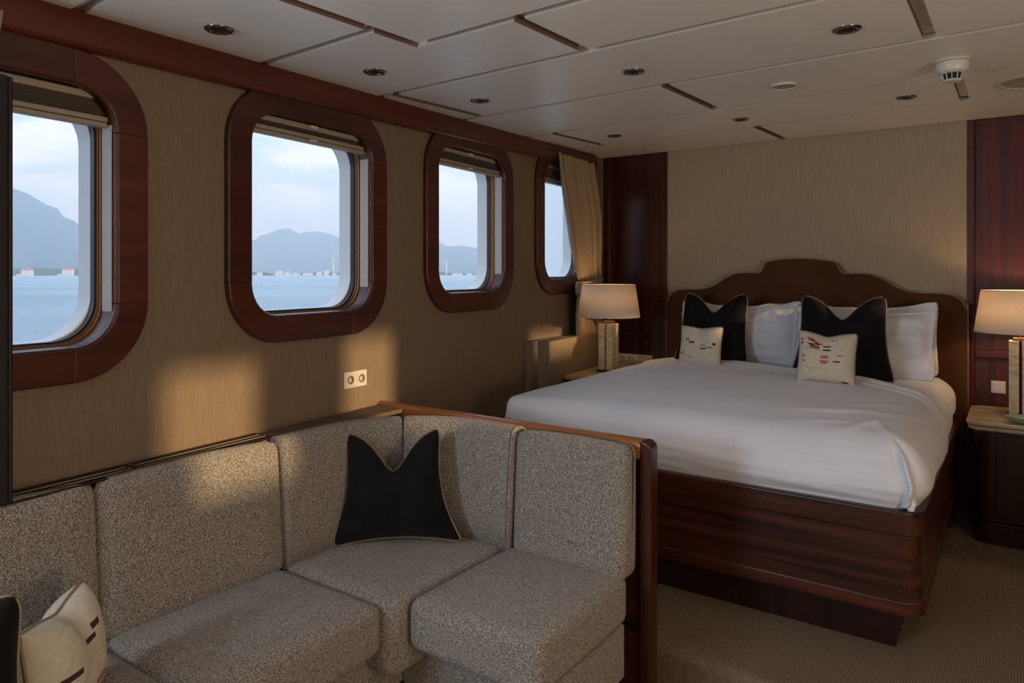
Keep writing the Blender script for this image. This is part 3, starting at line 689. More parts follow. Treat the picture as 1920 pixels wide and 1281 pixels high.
# duvet
def rolled(s, lo, hi, R):
    """flat coordinate -> (position, drop) rolling over the edges with radius R"""
    q = R*pi/2
    if s < lo+R:
        d = lo+R-s
        if d < q: return lo+R-R*sin(d/R), R*(1-cos(d/R))
        return lo, R+(d-q)
    if s > hi-R:
        d = s-(hi-R)
        if d < q: return hi-R+R*sin(d/R), R*(1-cos(d/R))
        return hi, R+(d-q)
    return s, 0
def sm(a, b, x): t = max(0, min(1, (x-a)/(b-a))); return t*t*(3-2*t)
def fold_y(x): return 4.60+( -.12*sm(-2.0, -1.3, x)) - .50*max(0, (x+1.45)/1.15)**1.15*(1 if x > -1.45 else 0)
def duvet():
    bm = new_bm(); nx, ny = 250, 200; x0, x1 = -2.12, -.262; Y0 = 2.932; Rx, Ry = .13, .15; RL = .055; grid = []
    ex = Rx*(pi/2-1)+.10; sx0, sx1 = x0-RL*(pi/2-1)-.19, x1+ex+.02; drop_end = .245
    for i in range(nx+1):
        a_ = i/nx; a_ = a_+.25*a_*(1-a_)*1.0; s = sx0+(sx1-sx0)*a_; px, dx = rolled(s, x0, x1, RL if s < -1.3 else Rx); Ry = .055+.095*sm(-2.12, -1.55, px); sy0 = Y0-(Ry*(pi/2-1)+.25-Ry); ye = min(4.62, fold_y(max(x0, min(x1, px)))); 
        if dx > .05: ye = ye-(dx-.05)*.5 if px > -1 else ye
        row_ = []
        for j in range(ny+1):
            tj = j/ny; s2 = sy0+(ye-sy0)*tj; py, dy = rolled(s2, Y0, 9, Ry)
            drop = (dx**2.2+dy**2.2)**(1/2.2); drop = min(drop, .262)
            u = (px-x0)/(x1-x0)
            top = -.628+.072*(1-(2*u-1)**4)*sm(2.95, 3.35, py)**.8*(.75+.25*sm(3.2, 4.0, py))
            top += -.012*sm(4.2, 4.6, py)
            z = top-drop*(1 if True else 0)
            z = max(z, -.872)
            # soft unevenness and pull folds
            e = 1-min(1, drop/.26)
            nz = .010*noise.noise(Vector((px*1.6, py*1.6, 1)))+.004*noise.noise(Vector((px*5, py*3, 4)))
            z += nz*(.4+.6*e)
            # horizontal pulls along the foot end
            f = sm(.02, .12, dy)*(1-sm(.20, .26, dy)); py2 = py-.010*f*noise.noise(Vector((px*2.2, s2*30, 8)))-.016*f*noise.noise(Vector((px*3, s2*9, 2)))
            # foot swells outwards a little over the rail
            py2 -= .012*sm(.03, .14, dy)*(1-sm(.17, .255, dy)); px2 = px+(.014 if px > -1 else -.010)*sm(.03, .14, dx)*(1-sm(.17, .255, dx))
            px2 += .010*sm(.03, .14, dx)*noise.noise(Vector((s*6, py*3.2, 3)))*(1-sm(.22, .26, dx))
            tk = sm(.17, .26, drop); px2 += (-.030 if px > -1 else .01)*tk*(1 if dx > .03 else 0); py2 += .022*tk*(1 if dy > .03 else 0)
            rcn = .13
            for cx_, sg, rcn in ((x1-.13, 1, .13), (x0+.04, -1, .04)):
                ex_, ey_ = (px2-cx_)*sg, (Y0+rcn)-py2
                if ex_ > 0 and ey_ > 0:
                    ln = sqrt(ex_*ex_+ey_*ey_); mxl = max(ex_, ey_)
                    k_ = mxl/ln if ln > 1e-6 else 1; px2 = cx_+sg*ex_*k_; py2 = Y0+rcn-ey_*k_
            # tucked corner: a diagonal pleat starting on top and running down to the rail
            if px > -.9 and py < 3.7:
                tl = min(1, max(0, (drop-.015)/.235)); sl = (-.385+.075*tl/.6) if tl < .6 else (-.31-.03*(tl-.6)/.4)
                if dy > .005 and s < x1+.06:
                    h_ = s-sl-.03; am_ = .026*sm(.0, .25, tl)*(1-.5*sm(.9, 1, tl))
                    k = am_*(exp(-(h_/.045)**2) if h_ > 0 else exp(-(h_/.010)**2) - .55*exp(-((h_+.022)/.016)**2))
                    py2 -= k*.8; px2 += k*.3; z += k*.35
                for qx, qy, ang, am in ((-.55, 3.3, .5, .010), (-.47, 3.15, .9, .010), (-.62, 3.12, .2, .006), (-.36, 3.45, 1.2, .008), (-.50, 3.52, .8, .007), (-.42, 3.12, 2.0, .009), (-.7, 3.25, .15, .006)):
                    c_, s_ = cos(ang), sin(ang); lx = (px-qx)*c_+(py-qy)*s_; ly = -(px-qx)*s_+(py-qy)*c_
                    z += am*exp(-(lx/.12)**2-(ly/.022)**2)
            # fold-back rim at the head end
            rim = sm(.93, .965, tj)*(1-sm(.985, 1.0, tj)); z += .016*rim
            if tj > .985: z -= .035*sm(.985, 1.0, tj)
            z += .009*exp(-((tj-.90)/.012)**2)*(1 if px > -1.7 else .3)
            row_.append(bm.verts.new((px2, py2, max(z, -.872 if (dx > .01 or dy > .01) else -.7))))
        grid.append(row_)
    for i in range(nx):
        for j in range(ny): bm.faces.new((grid[i][j], grid[i+1][j], grid[i+1][j+1], grid[i][j+1]))
    bmesh.ops.recalc_face_normals(bm, faces=bm.faces)
    o = obj('duvet', bm, LINEN, smooth=True)
    s = o.modifiers.new('thick', 'SOLIDIFY'); s.thickness = .010; s.offset = -1
    tag(o, 'white duvet spread over the bed and tucked at its foot', 'duvet')
duvet()
def topsheet():
    """rumpled sheet between the duvet edge and the headboard"""
    bm = new_bm(); nx, ny = 110, 60; x0, x1 = -2.09, -.275; R = .12; g = []
    e = R*(pi/2-1)+.06
    for i in range(nx+1):
        s = x0-e+(x1-x0+2*e)*i/nx; px, dx = rolled(s, x0, x1, R); ye = fold_y(max(x0, min(x1, px)))-.12
        row_ = []
        for j in range(ny+1):
            y = ye+(4.90-ye)*j/ny; py, dy = rolled(y, 0, 4.905, .10)
            z = -.612+.02*(1-((px-x0)/(x1-x0)*2-1)**4)-min(.24, (dx**2+dy**2)**.5)
            z += .012*noise.noise(Vector((px*4, py*7, 1)))+.010*noise.noise(Vector((px*11, py*12, 5)))*sm(-.9, -.35, px)
            row_.append(bm.verts.new((px, py, z)))
        g.append(row_)
    for i in range(nx):
        for j in range(ny): bm.faces.new((g[i][j], g[i+1][j], g[i+1][j+1], g[i][j+1]))
    bmesh.ops.recalc_face_normals(bm, faces=bm.faces)
    o = obj('bed_sheet', bm, LINEN, smooth=True); tag(o, 'rumpled white sheet between duvet edge and headboard', 'sheet')
topsheet()
# sleeping pillows
cushion('pillow', .80, .43, .17, 'rear white pillow on the left half of the bed, against the headboard', 'pillow', (-1.50, 4.78, -.605), (1, .0, 0), (0, .06, 1), LINEN, None, conc=.03, flange=.07, wr=.022, droop=.045, n=44, seed=1, group=None)
cushion('pillow', .80, .43, .18, 'front white pillow on the left half, behind the left black cushion', 'pillow', (-1.49, 4.63, -.605), (1, -.03, .01), (0, .22, 1), LINEN, None, conc=.04, flange=.07, wr=.032, droop=.03, n=44, seed=4)
cushion('pillow', .78, .44, .17, 'rear white pillow on the right half of the bed, its corner showing highest', 'pillow', (-.735, 4.765, -.605), (1, .0, .01), (0, .10, 1), LINEN, None, conc=.04, flange=.07, wr=.022, droop=.045, n=44, seed=9)
cushion('pillow', .78, .42, .19, 'front white pillow on the right half, lit by the right lamp', 'pillow', (-.74, 4.58, -.605), (1, -.02, -.01), (0, .30, 1), LINEN, None, conc=.05, flange=.07, wr=.036, droop=.035, n=44, seed=12)
# black bed cushions
cushion('throw_cushion', .50, .50, .15, 'left black velvet cushion with notched top on the bed', 'cushion', (-1.60, 4.47, -.615), (1, -.14, .0), (-.02, .20, 1), BLACKV, PIPE, notch=.12, taper=.90, conc=.08, flare=.10, wr=.006, seed=6)
cushion('throw_cushion', .50, .49, .15, 'right black velvet cushion with notched top on the bed', 'cushion', (-.80, 4.36, -.605), (1, .04, -.0), (0, .20, 1), BLACKV, PIPE, notch=.13, taper=.92, conc=.08, flare=.12, wr=.006, seed=8)
pl1 = [(.22, .32, .655, .022, 1), (.32, .44, .60, .038, 1), (.06, .10, .635, .02, 2), (.41, .45, .50, .018, 1), (.58, .71, .535, .02, 2), (.59, .72, .465, .035, 2), (.74, .86, .495, .025, 2), (.86, .93, .57, .05, 2), (.08, .18, .33, .045, 3), (.30, .40, .23, .022, 3), (.14, .2, .36, .03, 3)]
pl2 = [(.17, .28, .87, .02, 1), (.20, .32, .835, .03, 1), (.26, .36, .805, .03, 1), (.31, .44, .78, .025, 1), (.19, .40, .755, .014, 2), (.46, .58, .735, .028, 2), (.22, .30, .715, .035, 1), (.24, .40, .695, .032, 1), (.16, .41, .655, .014, 2), (.46, .58, .655, .022, 2), (.05, .11, .83, .02, 1), (.05, .1, .75, .03, 1),
       (.43, .56, .52, .028, 3), (.43, .55, .49, .028, 3), (.42, .55, .42, .03, 3), (.44, .54, .39, .025, 3), (.08, .14, .5, .05, 3), (.10, .16, .41, .035, 3), (.64, .76, .43, .02, 2), (.70, .80, .54, .022, 5), (.16, .22, .29, .014, 4), (.20, .38, .27, .012, 4), (.24, .30, .25, .018, 4), (.78, .90, .04, .022, 2), (.58, .7, .87, .012, 5)]
cushion('small_cushion', .285, .265, .11, 'small cream cushion with few red dashes, before left black cushion', 'cushion', (-1.595, 4.27, -.592), (1, -.12, .01), (-.02, .20, 1), CREAM, PIPEC, conc=.06, prints=pl1, n=90, wr=.004, seed=3, notch=.01, pr=.004)
cushion('small_cushion', .285, .27, .12, 'small cream cushion with many red dashes, before right black cushion', 'cushion', (-.790, 3.90, -.570), (1, .06, -.03), (0, .20, 1), CREAM, PIPEC, conc=.07, prints=pl2, n=90, wr=.004, seed=7, notch=.02, pr=.004)

# ---------------------------------------------------------------- nightstands
def roundrect(x0, x1, y0, y1, r, n=6, corners=(1, 1, 1, 1)):
    P = []
    for k, (cx, cy, a) in enumerate(((x0+r, y0+r, 180), (x1-r, y0+r, 270), (x1-r, y1-r, 0), (x0+r, y1-r, 90))):
        P += [(cx+r*cos(radians(a+90*i/n)), cy+r*sin(radians(a+90*i/n))) for i in range(n+1)]
    return P
def nightstand(x0, x1, y0, zt, label, drawers):
    t = thing('nightstand', label, 'nightstand', ((x0+x1)/2, (y0+YB)/2, ZP)); y1 = YB-.006
    P = [Vector((x, y, zt-.022)) for x, y in roundrect(x0, x1, y0, y1, .07)]
    obj('marble_top', prism(P, (0, 0, .022)), MARB, t, bevel=.008, seg=3)
    P = [Vector((x, y, zt-.046)) for x, y in roundrect(x0+.008, x1-.008, y0+.008, y1, .066)]
    obj('marble_top', prism(P, (0, 0, .022)), MARB, t, bevel=.008, seg=3)
    P = [Vector((x, y, ZP+.12)) for x, y in roundrect(x0+.03, x1-.03, y0+.03, y1, .085)]
    obj('body', prism(P, (0, 0, zt-.047-ZP-.12)), WOODD, t, bevel=.003)
    P = [Vector((x, y, ZP)) for x, y in roundrect(x0+.026, x1-.026, y0+.026, y1, .085)]
    obj('plinth', prism(P, (0, 0, .115)), WOODD, t, bevel=.004)
    zb = ZP+.15; hh = (zt-.06-zb)/2
    for k in range(2):
        d = obj('drawer', box(x0+.13, x1-.13, y0+.018, y0+.05, zb+k*hh, zb+(k+1)*hh-.012), WOODD, t, bevel=.004)
        d2 = obj('drawer_pull', box((x0+x1)/2-.06, (x0+x1)/2+.06, y0+.006, y0+.018, zb+k*hh+hh*.55, zb+k*hh+hh*.55+.012), DKMETAL, d, bevel=.003)
    return t
nightstand(-.207, .42, 4.42, -.775, 'dark wooden nightstand with rounded marble top right of the bed', 2)
nightstand(-2.40, -2.095, 4.02, -.680, 'dark nightstand with marble top between the bed and the curtain', 2) if False else None
def nightstand_left():
    t = thing('nightstand', 'marble topped nightstand between the bed and the curtained window', 'nightstand', (-2.25, 4.5, ZP))
    zt = -.672; xl = -2.435; y0 = 4.0
    P = [Vector((x, y, zt-.03)) for x, y in [(xl+.10, y0-.0), (-2.10, y0), (-2.10, YB-.006), (wallx(5)+.15, YB-.006), (wallx(4.3)+.15, 4.25), (xl, y0+.08), (xl+.02, y0+.02)]]
    obj('marble_top', prism(P, (0, 0, .03)), MARB, t, bevel=.010, seg=3)
    obj('body', box(-2.40, -2.12, y0+.06, 4.95, ZP, zt-.031), WOODD, t, bevel=.01)
    obj('drawer', box(-2.37, -2.15, y0+.045, y0+.065, -1.0, zt-.06), WOODD, t, bevel=.003)
nightstand_left()

# table lamps
def lamp(cx, cy, zb, zs0, zs1, label, e):
    t = thing('table_lamp', label, 'lamp', (cx, cy, zb), group='travertine table lamps on the nightstands')
    s = .045; g = .0065; a0 = .060; zt = zs0-.045
    obj('base_plate', box(cx-a0, cx+a0, cy-a0, cy+a0, zb+.0005, zb+.014), DKMETAL, t, bevel=.003)
    for sx_ in (-1, 1):
        for sy_ in (-1, 1):
            X0, Y0 = cx+sx_*(g+s/2), cy+sy_*(g+s/2)
            obj('stone_block', box(X0-s/2, X0+s/2, Y0-s/2, Y0+s/2, zb+.014, zt), TRAV, t, bevel=.0025)
    obj('centre_rod', box(cx-.005, cx+.005, cy-.005, cy+.005, zb+.014, zs1-.03), DKMETAL, t)
    obj('cap', box(cx-.034, cx+.034, cy-.034, cy+.034, zt-.0, zt+.018), BRONZE, t, bevel=.003)
    obj('neck', lathe([(.006, zt+.018-zb), (.006, zs0+.06-zb), (.014, zs0+.062-zb), (.014, zs0+.10-zb), (0, zs0+.102-zb)], (cx, cy, zb), 12), BRONZE, t, smooth=True)
    r0, r1 = .213, .181; th = .0025
    sh = obj('lamp_shade', lathe([(r0, zs0), (r1, zs1), (r1-th, zs1), (r0-th, zs0), (r0, zs0)], (cx, cy, 0), 56, cap=False), SHADE, t, smooth=True)
    obj('shade_hem', lathe([(r0+.0008, zs0), (r0+.0006, zs0+.006), (r0-.003, zs0+.006), (r0-.003, zs0), (r0+.0008, zs0)], (cx, cy, 0), 56, cap=False), SHADE, sh)
    obj('shade_hem', lathe([(r1+.0012, zs1-.006), (r1+.0008, zs1), (r1-.003, zs1), (r1-.003, zs1-.006), (r1+.0012, zs1-.006)], (cx, cy, 0), 56, cap=False), SHADE, sh)
    for k in range(3):
        a = 2*pi*k/3+.3; obj('shade_spoke', tube([(cx, cy, zs1-.02), (cx+(r1-.004)*cos(a), cy+(r1-.004)*sin(a), zs1-.015)], .0018, 6), DKMETAL, sh)
    obj('bulb', lathe([(0, 0), (.012, .003), (.014, .02), (.026, .05), (.028, .07), (.02, .09), (0, .10)], (cx, cy, zs0+.10), 14), BULB, t, smooth=True)
    l = light('bulb_light', 'POINT', (cx, cy, zs0+.13), e, (1.0, .62, .30), shadow_soft_size=.035)
    l.parent = t; l.location = Vector((cx, cy, zs0+.14))-Vector((cx, cy, zb)); l.hide_select = False
    return t
lamp(-2.262, 4.352, -.672, -.300, -.078, 'travertine table lamp with cream shade, left of the bed by the curtain', 2.8)
lamp(.031, 4.72, -.775, -.322, -.094, 'travertine table lamp with cream shade on nightstand right of the bed', 6.5)
# green glass dish on the right nightstand
def dish():
    prof = [(0, .004), (.045, .004), (.062, .012), (.078, .030), (.082, .034), (.080, .037), (.072, .030), (.056, .017), (.04, .010), (0, .009)]
    bm = lathe(prof, (.045, 4.50, -.7745), 32, elx=1.05, ely=.7); o = obj('glass_dish', bm, DISH, smooth=True, loc=(.045, 4.50, -.7745))
    tag(o, 'shallow green glass dish before the right lamp on the nightstand', 'dish')
dish()

# sockets and switches
def socket_wall():
    t = thing('double_socket', 'white double wall socket on the window wall above the sofa', 'socket', W(2.385, -.47, .004))
    obj('cover_plate', wbox(2.312, 2.456, .0005, .009, -.508, -.436), PLATE, t, bevel=.002)
    for vc in (2.350, 2.420):
        s_ = obj('socket_insert', wbox(vc-.027, vc+.027, .009, .011, -.499, -.445), PLATE, t, bevel=.001)
        bm = new_bm(); zc_ = -.472; ro, ri, d = .020, .0195, .008; n = 24; R = []
        for r, o in ((.021, .0112), (.0205, .0125), (.0195, .0112), (.0185, .0095)):
            R.append([bm.verts.new(W(vc+r*cos(2*pi*k/n), zc_+r*sin(2*pi*k/n), o)) for k in range(n)])
        for a, b in zip(R, R[1:]): strip(bm, a, b)
        bm.faces.new(R[-1]); bmesh.ops.recalc_face_normals(bm, faces=bm.faces)
        obj('socket_ring', bm, PLATE, s_)
        bm = new_bm(); f = [bm.verts.new(W(vc+.0183*cos(2*pi*k/n), zc_+.0183*sin(2*pi*k/n), .0122)) for k in range(n)]; bm.faces.new(f)
        obj('socket_well', bm, mat('well', (.13, .10, .07), .5) if 'well' not in MATS else MATS['well'], s_)
        bm = new_bm(); f = [bm.verts.new(W(vc-.005+.0085*cos(2*pi*k/n), zc_+.0115*sin(2*pi*k/n), .0128)) for k in range(n)]; bm.faces.new(f)
        obj('socket_pin_block', bm, PLATE, s_)
        for dz in (-.005, .005): obj('pin_hole', wbox(vc-.003, vc, .0128, .0131, zc_+dz-.0015, zc_+dz+.0015), DARK, s_)
socket_wall()
def socket_back(nm, cx, cz, k, label, kind):
    w = .071; t = thing(nm, label, 'socket' if kind else 'switch', (cx, YB, cz))
    x0 = cx-w*k/2; yy = YB+.022
    obj('cover_plate', box(x0, x0+w*k, yy-.010, yy-.001, cz-.036, cz+.036), PLATE, t, bevel=.002)
    for q in range(k):
        c_ = x0+w*(q+.5)
        if kind and q < 2:
            s_ = obj('socket_insert', box(c_-.027, c_+.027, yy-.0115, yy-.010, cz-.027, cz+.027), PLATE, t, bevel=.0006)
            bm = new_bm(); f = [bm.verts.new((c_+.0185*cos(2*pi*a/24), yy-.0120, cz+.0185*sin(2*pi*a/24))) for a in range(24)]; bm.faces.new(f); obj('socket_well', bm, MATS['well'], s_)
            bm = new_bm(); f = [bm.verts.new((c_+.010*cos(2*pi*a/24), yy-.0124, cz+.0145*sin(2*pi*a/24))) for a in range(24)]; bm.faces.new(f); obj('socket_pin_block', bm, PLATE, s_)
        else: obj('rocker', box(c_-.027, c_+.027, yy-.0135, yy-.010, cz-.027, cz+.027), PLATE, t, bevel=.002)
socket_back('socket_strip', -2.38, -.662, 4, 'cream socket strip on the wood panelling behind the left lamp', True)
socket_back('switch_plate', -.072, -.665, 1, 'cream switch plate on the crimson panelling beside the right lamp', False)

# ---------------------------------------------------------------- curtains
def curtain():
    t = thing('curtain', 'beige tied back curtain over the right half of the rightmost window', 'curtain', W(4.7, -.52, .10))
    LV = [(.80, 4.22, 4.80, .020), (.70, 4.235, 4.80, .030), (.55, 4.28, 4.84, .038), (.40, 4.34, 4.87, .042), (.20, 4.41, 4.88, .040), (.05, 4.475, 4.88, .032), (-.03, 4.515, 4.90, .024), (-.055, 4.53, 4.89, .02)]
    LB = [(-.125, 4.535, 4.86, .014), (-.17, 4.50, 4.87, .020), (-.28, 4.475, 4.90, .028), (-.40, 4.475, 4.93, .032), (-.50, 4.50, 4.97, .034), (-.525, 4.505, 4.975, .034)]
    def lerp(LV, z):
        for a, b in zip(LV, LV[1:]):
            if a[0] >= z >= b[0]:
                k = (a[0]-z)/(a[0]-b[0]); k = k; return [a[i]+(b[i]-a[i])*k for i in (1, 2, 3)]
        return list(LV[-1][1:])
    def surf(LV, nz, nf, ph, off0, uneven=0):
        bm = new_bm(); nu = 170; prev = None; z0, z1 = LV[0][0], LV[-1][0]
        for j in range(nz+1):
            z = z0+(z1-z0)*j/nz; a, b, amp = lerp(LV, z); ring = []
            for i in range(nu+1):
                u = i/nu; uw = u+.016*sin(u*19+1)+.010*sin(u*41)
                w = sin(2*pi*nf*uw+ph+.5*sin(z*3)); w = .68*sin(2*pi*nf*.62*uw+ph)+.42*sin(2*pi*nf*1.31*uw+2.1+.8*z)
                o = off0+amp*w*(.75+.35*sin(7*u+2))+.006*sin(2*pi*nf*2.3*uw+z*2)
                zz = z+(uneven*.012*sin(2*pi*nf*u*.5+1) if j == nz else 0)
                ring.append(bm.verts.new(W(a+(b-a)*(u+.012*sin(2*pi*nf*uw+1.2)), zz, o)))
            if prev: strip(bm, prev, ring, False)
            prev = ring
        return bm
    for LVx, nz, nm, nf, un, of in ((LV, 60, 'upper_drape', 9, 0, .095), (LB, 30, 'lower_drape', 6.5, 1, .10)):
        o = obj(nm, surf(LVx, nz, nf, .6, of, un), CURT, t, smooth=True)
        s = o.modifiers.new('th', 'SOLIDIFY'); s.thickness = .003
    bm = new_bm(); R = []                                # tie band: flattened loop around the gathered cloth
    for z, g in ((-.045, .000), (-.055, .006), (-.09, .009), (-.125, .006), (-.135, .000)):
        R.append([bm.verts.new(W(4.70+(.205+g)*cos(2*pi*k/40), z+.018*cos(2*pi*k/40)+.004*sin(2*pi*k/40*3), .108+(.040+g)*sin(2*pi*k/40))) for k in range(40)])
    for a, b in zip(R, R[1:]): strip(bm, a, b)
    bmesh.ops.recalc_face_normals(bm, faces=bm.faces)
    o = obj('tie_band', bm, CURT, t, smooth=True); s = o.modifiers.new('th', 'SOLIDIFY'); s.thickness = .003
curtain()
def curtain_l():
    bm = new_bm(); prev = None
    for j in range(30):
        z = .70-1.25*j/29; ring = []
        for i in range(61):
            u = i/60; v = .30+(.957-.30-.012*sm(.66, .55, z)*0-.014*(1 if z < .6 else (.70-z)/.1))*u; ring.append(bm.verts.new(W(v, z, .058+.016*sin(u*2*pi*7.2+.4*sin(z*4)))))
        if prev: strip(bm, prev, ring, False)
        prev = ring
    o = obj('curtain', bm, CURT, smooth=True); s = o.modifiers.new('th', 'SOLIDIFY'); s.thickness = .003
    tag(o, 'sliver of beige curtain at top left edge behind the black panel', 'curtain')
curtain_l()
# tall black panel standing on the ledge
BLK = mat('black_panel', (.012, .010, .010), .5, .4)
bp_ = thing('black_panel', 'tall narrow black panel standing on the ledge at left edge', 'panel', W(.6, ZL, .11))
obj('panel_face', wbox(.18, .950, .096, .118, ZL+.001, .520), BLK, bp_, bevel=.006, seg=3)
obj('panel_edge', wbox(.950, .962, .100, .114, ZL+.001, .518), BLK, bp_, bevel=.004)

# ---------------------------------------------------------------- ceiling fittings
def downlight(x, y, label):
    z = zc(y); t = thing('downlight', label, 'light', (x, y, z), group='recessed downlights in the ceiling')
    obj('trim_ring', lathe([(.026, 0), (.029, -.006), (.040, -.007), (.045, -.003), (.045, .001), (.026, .001)], (x, y, z), 28, cap=False), CHROME, t, smooth=True)
    obj('inner_ring', lathe([(.019, .002), (.020, -.004), (.027, -.003), (.027, .002)], (x, y, z), 24, cap=False), DKMETAL, t, smooth=True)
    obj('lamp_face', lathe([(0, -.0005), (.019, -.001), (.019, .003), (0, .003)], (x, y, z), 20), DARK, t)
for x, y, l in ((-2.08, 1.32, 'recessed chrome downlight nearest the leftmost window'), (-2.07, 1.99, 'recessed chrome downlight above the second window'), (-2.07, 2.67, 'recessed chrome downlight just before the third window'),
                (-2.05, 4.02, 'recessed chrome downlight above the curtained window'), (-1.26, 2.64, 'recessed downlight in ceiling centre, second column from window wall'), (-1.25, 4.0, 'small far downlight above the foot of the bed, in ceiling centre'),
                (-.455, 2.59, 'large near downlight at top right of the ceiling'), (-.43, 3.96, 'far downlight left of the smoke detector')): downlight(x, y, l)
def speaker(x, y, r, label):
    z = zc(y); t = thing('ceiling_speaker', label, 'speaker', (x, y, z))
    obj('rim', lathe([(r*.82, -.004), (r*.86, -.010), (r*.97, -.009), (r, -.003), (r, .001), (r*.8, .001)], (x, y, z), 44, cap=False), PLATE, t, smooth=True)
    obj('mesh_grille', lathe([(0, -.006), (r*.83, -.006), (r*.83, .001), (0, .001)], (x, y, z), 40), GR, t)
GR = mat('grille_mesh', (.22, .19, .16), .7); nt = GR.node_tree
co = coord(nt, (1, 1, 1)); v_ = N(nt, 'ShaderNodeTexVoronoi', Scale=260); v_.inputs['Randomness'].default_value = 0; nt.links.new(co, v_.inputs['Vector'])
r_ = N(nt, 'ShaderNodeValToRGB'); r_.color_ramp.elements[0].color = (.03, .025, .02, 1); r_.color_ramp.elements[1].color = (.36, .32, .27, 1); r_.color_ramp.elements[0].position = .28; r_.color_ramp.elements[1].position = .36
nt.links.new(v_.outputs['Distance'], r_.inputs[0]); nt.links.new(r_.outputs[0], nt.nodes['Principled BSDF'].inputs['Base Color'])
speaker(-.84, 3.30, .058, 'small round ceiling speaker with white rim'); speaker(.075, 3.93, .145, 'large round ceiling speaker at the right edge')
def detector(x, y):
    z = zc(y); t = thing('smoke_detector', 'white dome smoke detector on the ceiling', 'detector', (x, y, z))
    obj('mount', lathe([(0, 0), (.062, 0), (.064, -.006), (.060, -.009), (0, -.009)], (x, y, z), 36), PLATE, t, smooth=False)
    obj('body', lathe([(.058, -.010), (.060, -.014), (.060, -.030), (.058, -.034), (.055, -.046), (.046, -.052), (.040, -.055), (.0, -.055)], (x, y, z), 36), PLATE, t, smooth=False, bevel=.001, seg=1)
    obj('sensor_chamber', lathe([(.038, -.054), (.030, -.080), (0, -.080)], (x, y, z), 28), DARK, t)
    obj('end_cap', lathe([(.034, -.078), (.030, -.084), (0, -.086)], (x, y, z), 28), PLATE, t, smooth=False)
    for k in range(12):
        a = 2*pi*k/12; c_, s_ = cos(a), sin(a)
        bm = new_bm(); q = [(.045, -.050), (.033, -.082), (.027, -.082), (.036, -.050)]; n_ = Vector((-s_, c_, 0))*.0012
        bm = prism([Vector((x+r*c_, y+r*s_, z+h))-n_ for r, h in q], n_*2); obj('vane', bm, PLATE, t)
detector(-.197, 3.30)

# ---------------------------------------------------------------- outside
ZS = -4.0
def polar(px, d, h):            # point seen at image column px, at axial distance d and height h
    k = (px-960)/F; t = radians(35.2); c_, s_ = cos(t), sin(t)
    return Vector((d*(-s_+k*c_), d*(c_+k*s_), h))
sea_bm = new_bm(); 
sea_bm.faces.new([sea_bm.verts.new(p) for p in ((-9000, -9000, ZS), (-2.6, -9000, ZS), (-2.6, 12000, ZS), (-9000, 12000, ZS))])
o = obj('sea', sea_bm, SEA, kind='structure', label='rippled blue sea outside the windows', loc=(-2.6, 0, ZS))
def hill(name, ridge, d, label, foot=.75, m=HILL, depth=1.5, seed=0):
    """ridge: (px, py) silhouette; a hill body with front and back slopes, ridge at axial distance d"""
    pts = []
    for (a, b), (c_, e) in zip(ridge, ridge[1:]):
        n = max(2, int(abs(c_-a)/3))
        for k in range(n): pts.append((a+(c_-a)*k/n, b+(e-b)*k/n))
    pts.append(ridge[-1]); bm = new_bm(); rows = []; nr = 16
    for px, py in pts:
        H = (512-py)/F*d; col = []
        for j in range(nr+1):
            t = j/nr; dd = d*(foot+(1-foot)*t); hh = H*(t**1.25); w_ = 1-abs(2*t-1)
            nz = noise.noise(Vector((px*.02+seed, t*3, seed)))*.16*H*w_+noise.noise(Vector((px*.07, t*8, seed)))*.05*H*w_
            if j == nr: nz = noise.noise(Vector((px*.25, 0, seed)))*.006*d*.15/1.0*.25
            col.append(bm.verts.new(polar(px, dd, max(ZS-1, ZS+(hh-ZS*0+4 if t > 0 else -1)+min(nz, H*.02) - (4 if t > 0 else 0)))))
        for j in range(1, 5):
            t = j/4; col.append(bm.verts.new(polar(px, d*(1+(depth-1)*t), ZS+H*(1-t)**1.2-1)))
        rows.append(col)
    for A_, B_ in zip(rows, rows[1:]): strip(bm, A_, B_, False)
    bmesh.ops.recalc_face_normals(bm, faces=bm.faces)
    o = obj(name, bm, m, smooth=True); tag(o, label, 'mountain' if 'mount' in name else 'shore'); return o
hill('mountain', [(-500, 470), (-300, 420), (-120, 368), (-20, 345), (20, 350), (32, 354), (52, 361), (85, 381), (108, 389), (118, 404), (136, 411), (160, 428), (230, 452), (330, 478), (400, 505)], 2800, 'blue mountain slope descending to the right in the leftmost window', seed=1)
hill('mountain', [(300, 500), (400, 480), (440, 462), (467, 452), (480, 447), (487, 441), (505, 436), (525, 428), (540, 427), (548, 430), (560, 437), (566, 436), (575, 433), (600, 433), (612, 436), (625, 440), (643, 447), (700, 460), (790, 462), (800, 458), (830, 470), (900, 500)], 4200, 'blue twin topped mountain in the second window', seed=5)
hill('mountain', [(700, 480), (760, 448), (800, 436), (818, 449), (826, 454), (835, 459), (845, 461), (858, 459), (870, 460), (885, 462), (893, 464), (902, 468), (960, 475), (1000, 480), (1100, 505)], 3800, 'blue mountain ridge in the third window', seed=9)
hill('wooded_shore', [(-300, 505), (-100, 500), (30, 499), (60, 497), (90, 498), (120, 499), (160, 499), (300, 502), (420, 505), (470, 505), (500, 507), (515, 510)], 1150, 'low wooded shoreline in the leftmost window', foot=.93, m=SHORE, depth=1.1, seed=3)
hill('wooded_shore', [(560, 508), (600, 507), (660, 507), (800, 507), (830, 506), (845, 508), (950, 509)], 1300, 'low far shoreline in second and third windows', foot=.95, m=SHORE, depth=1.1, seed=4)
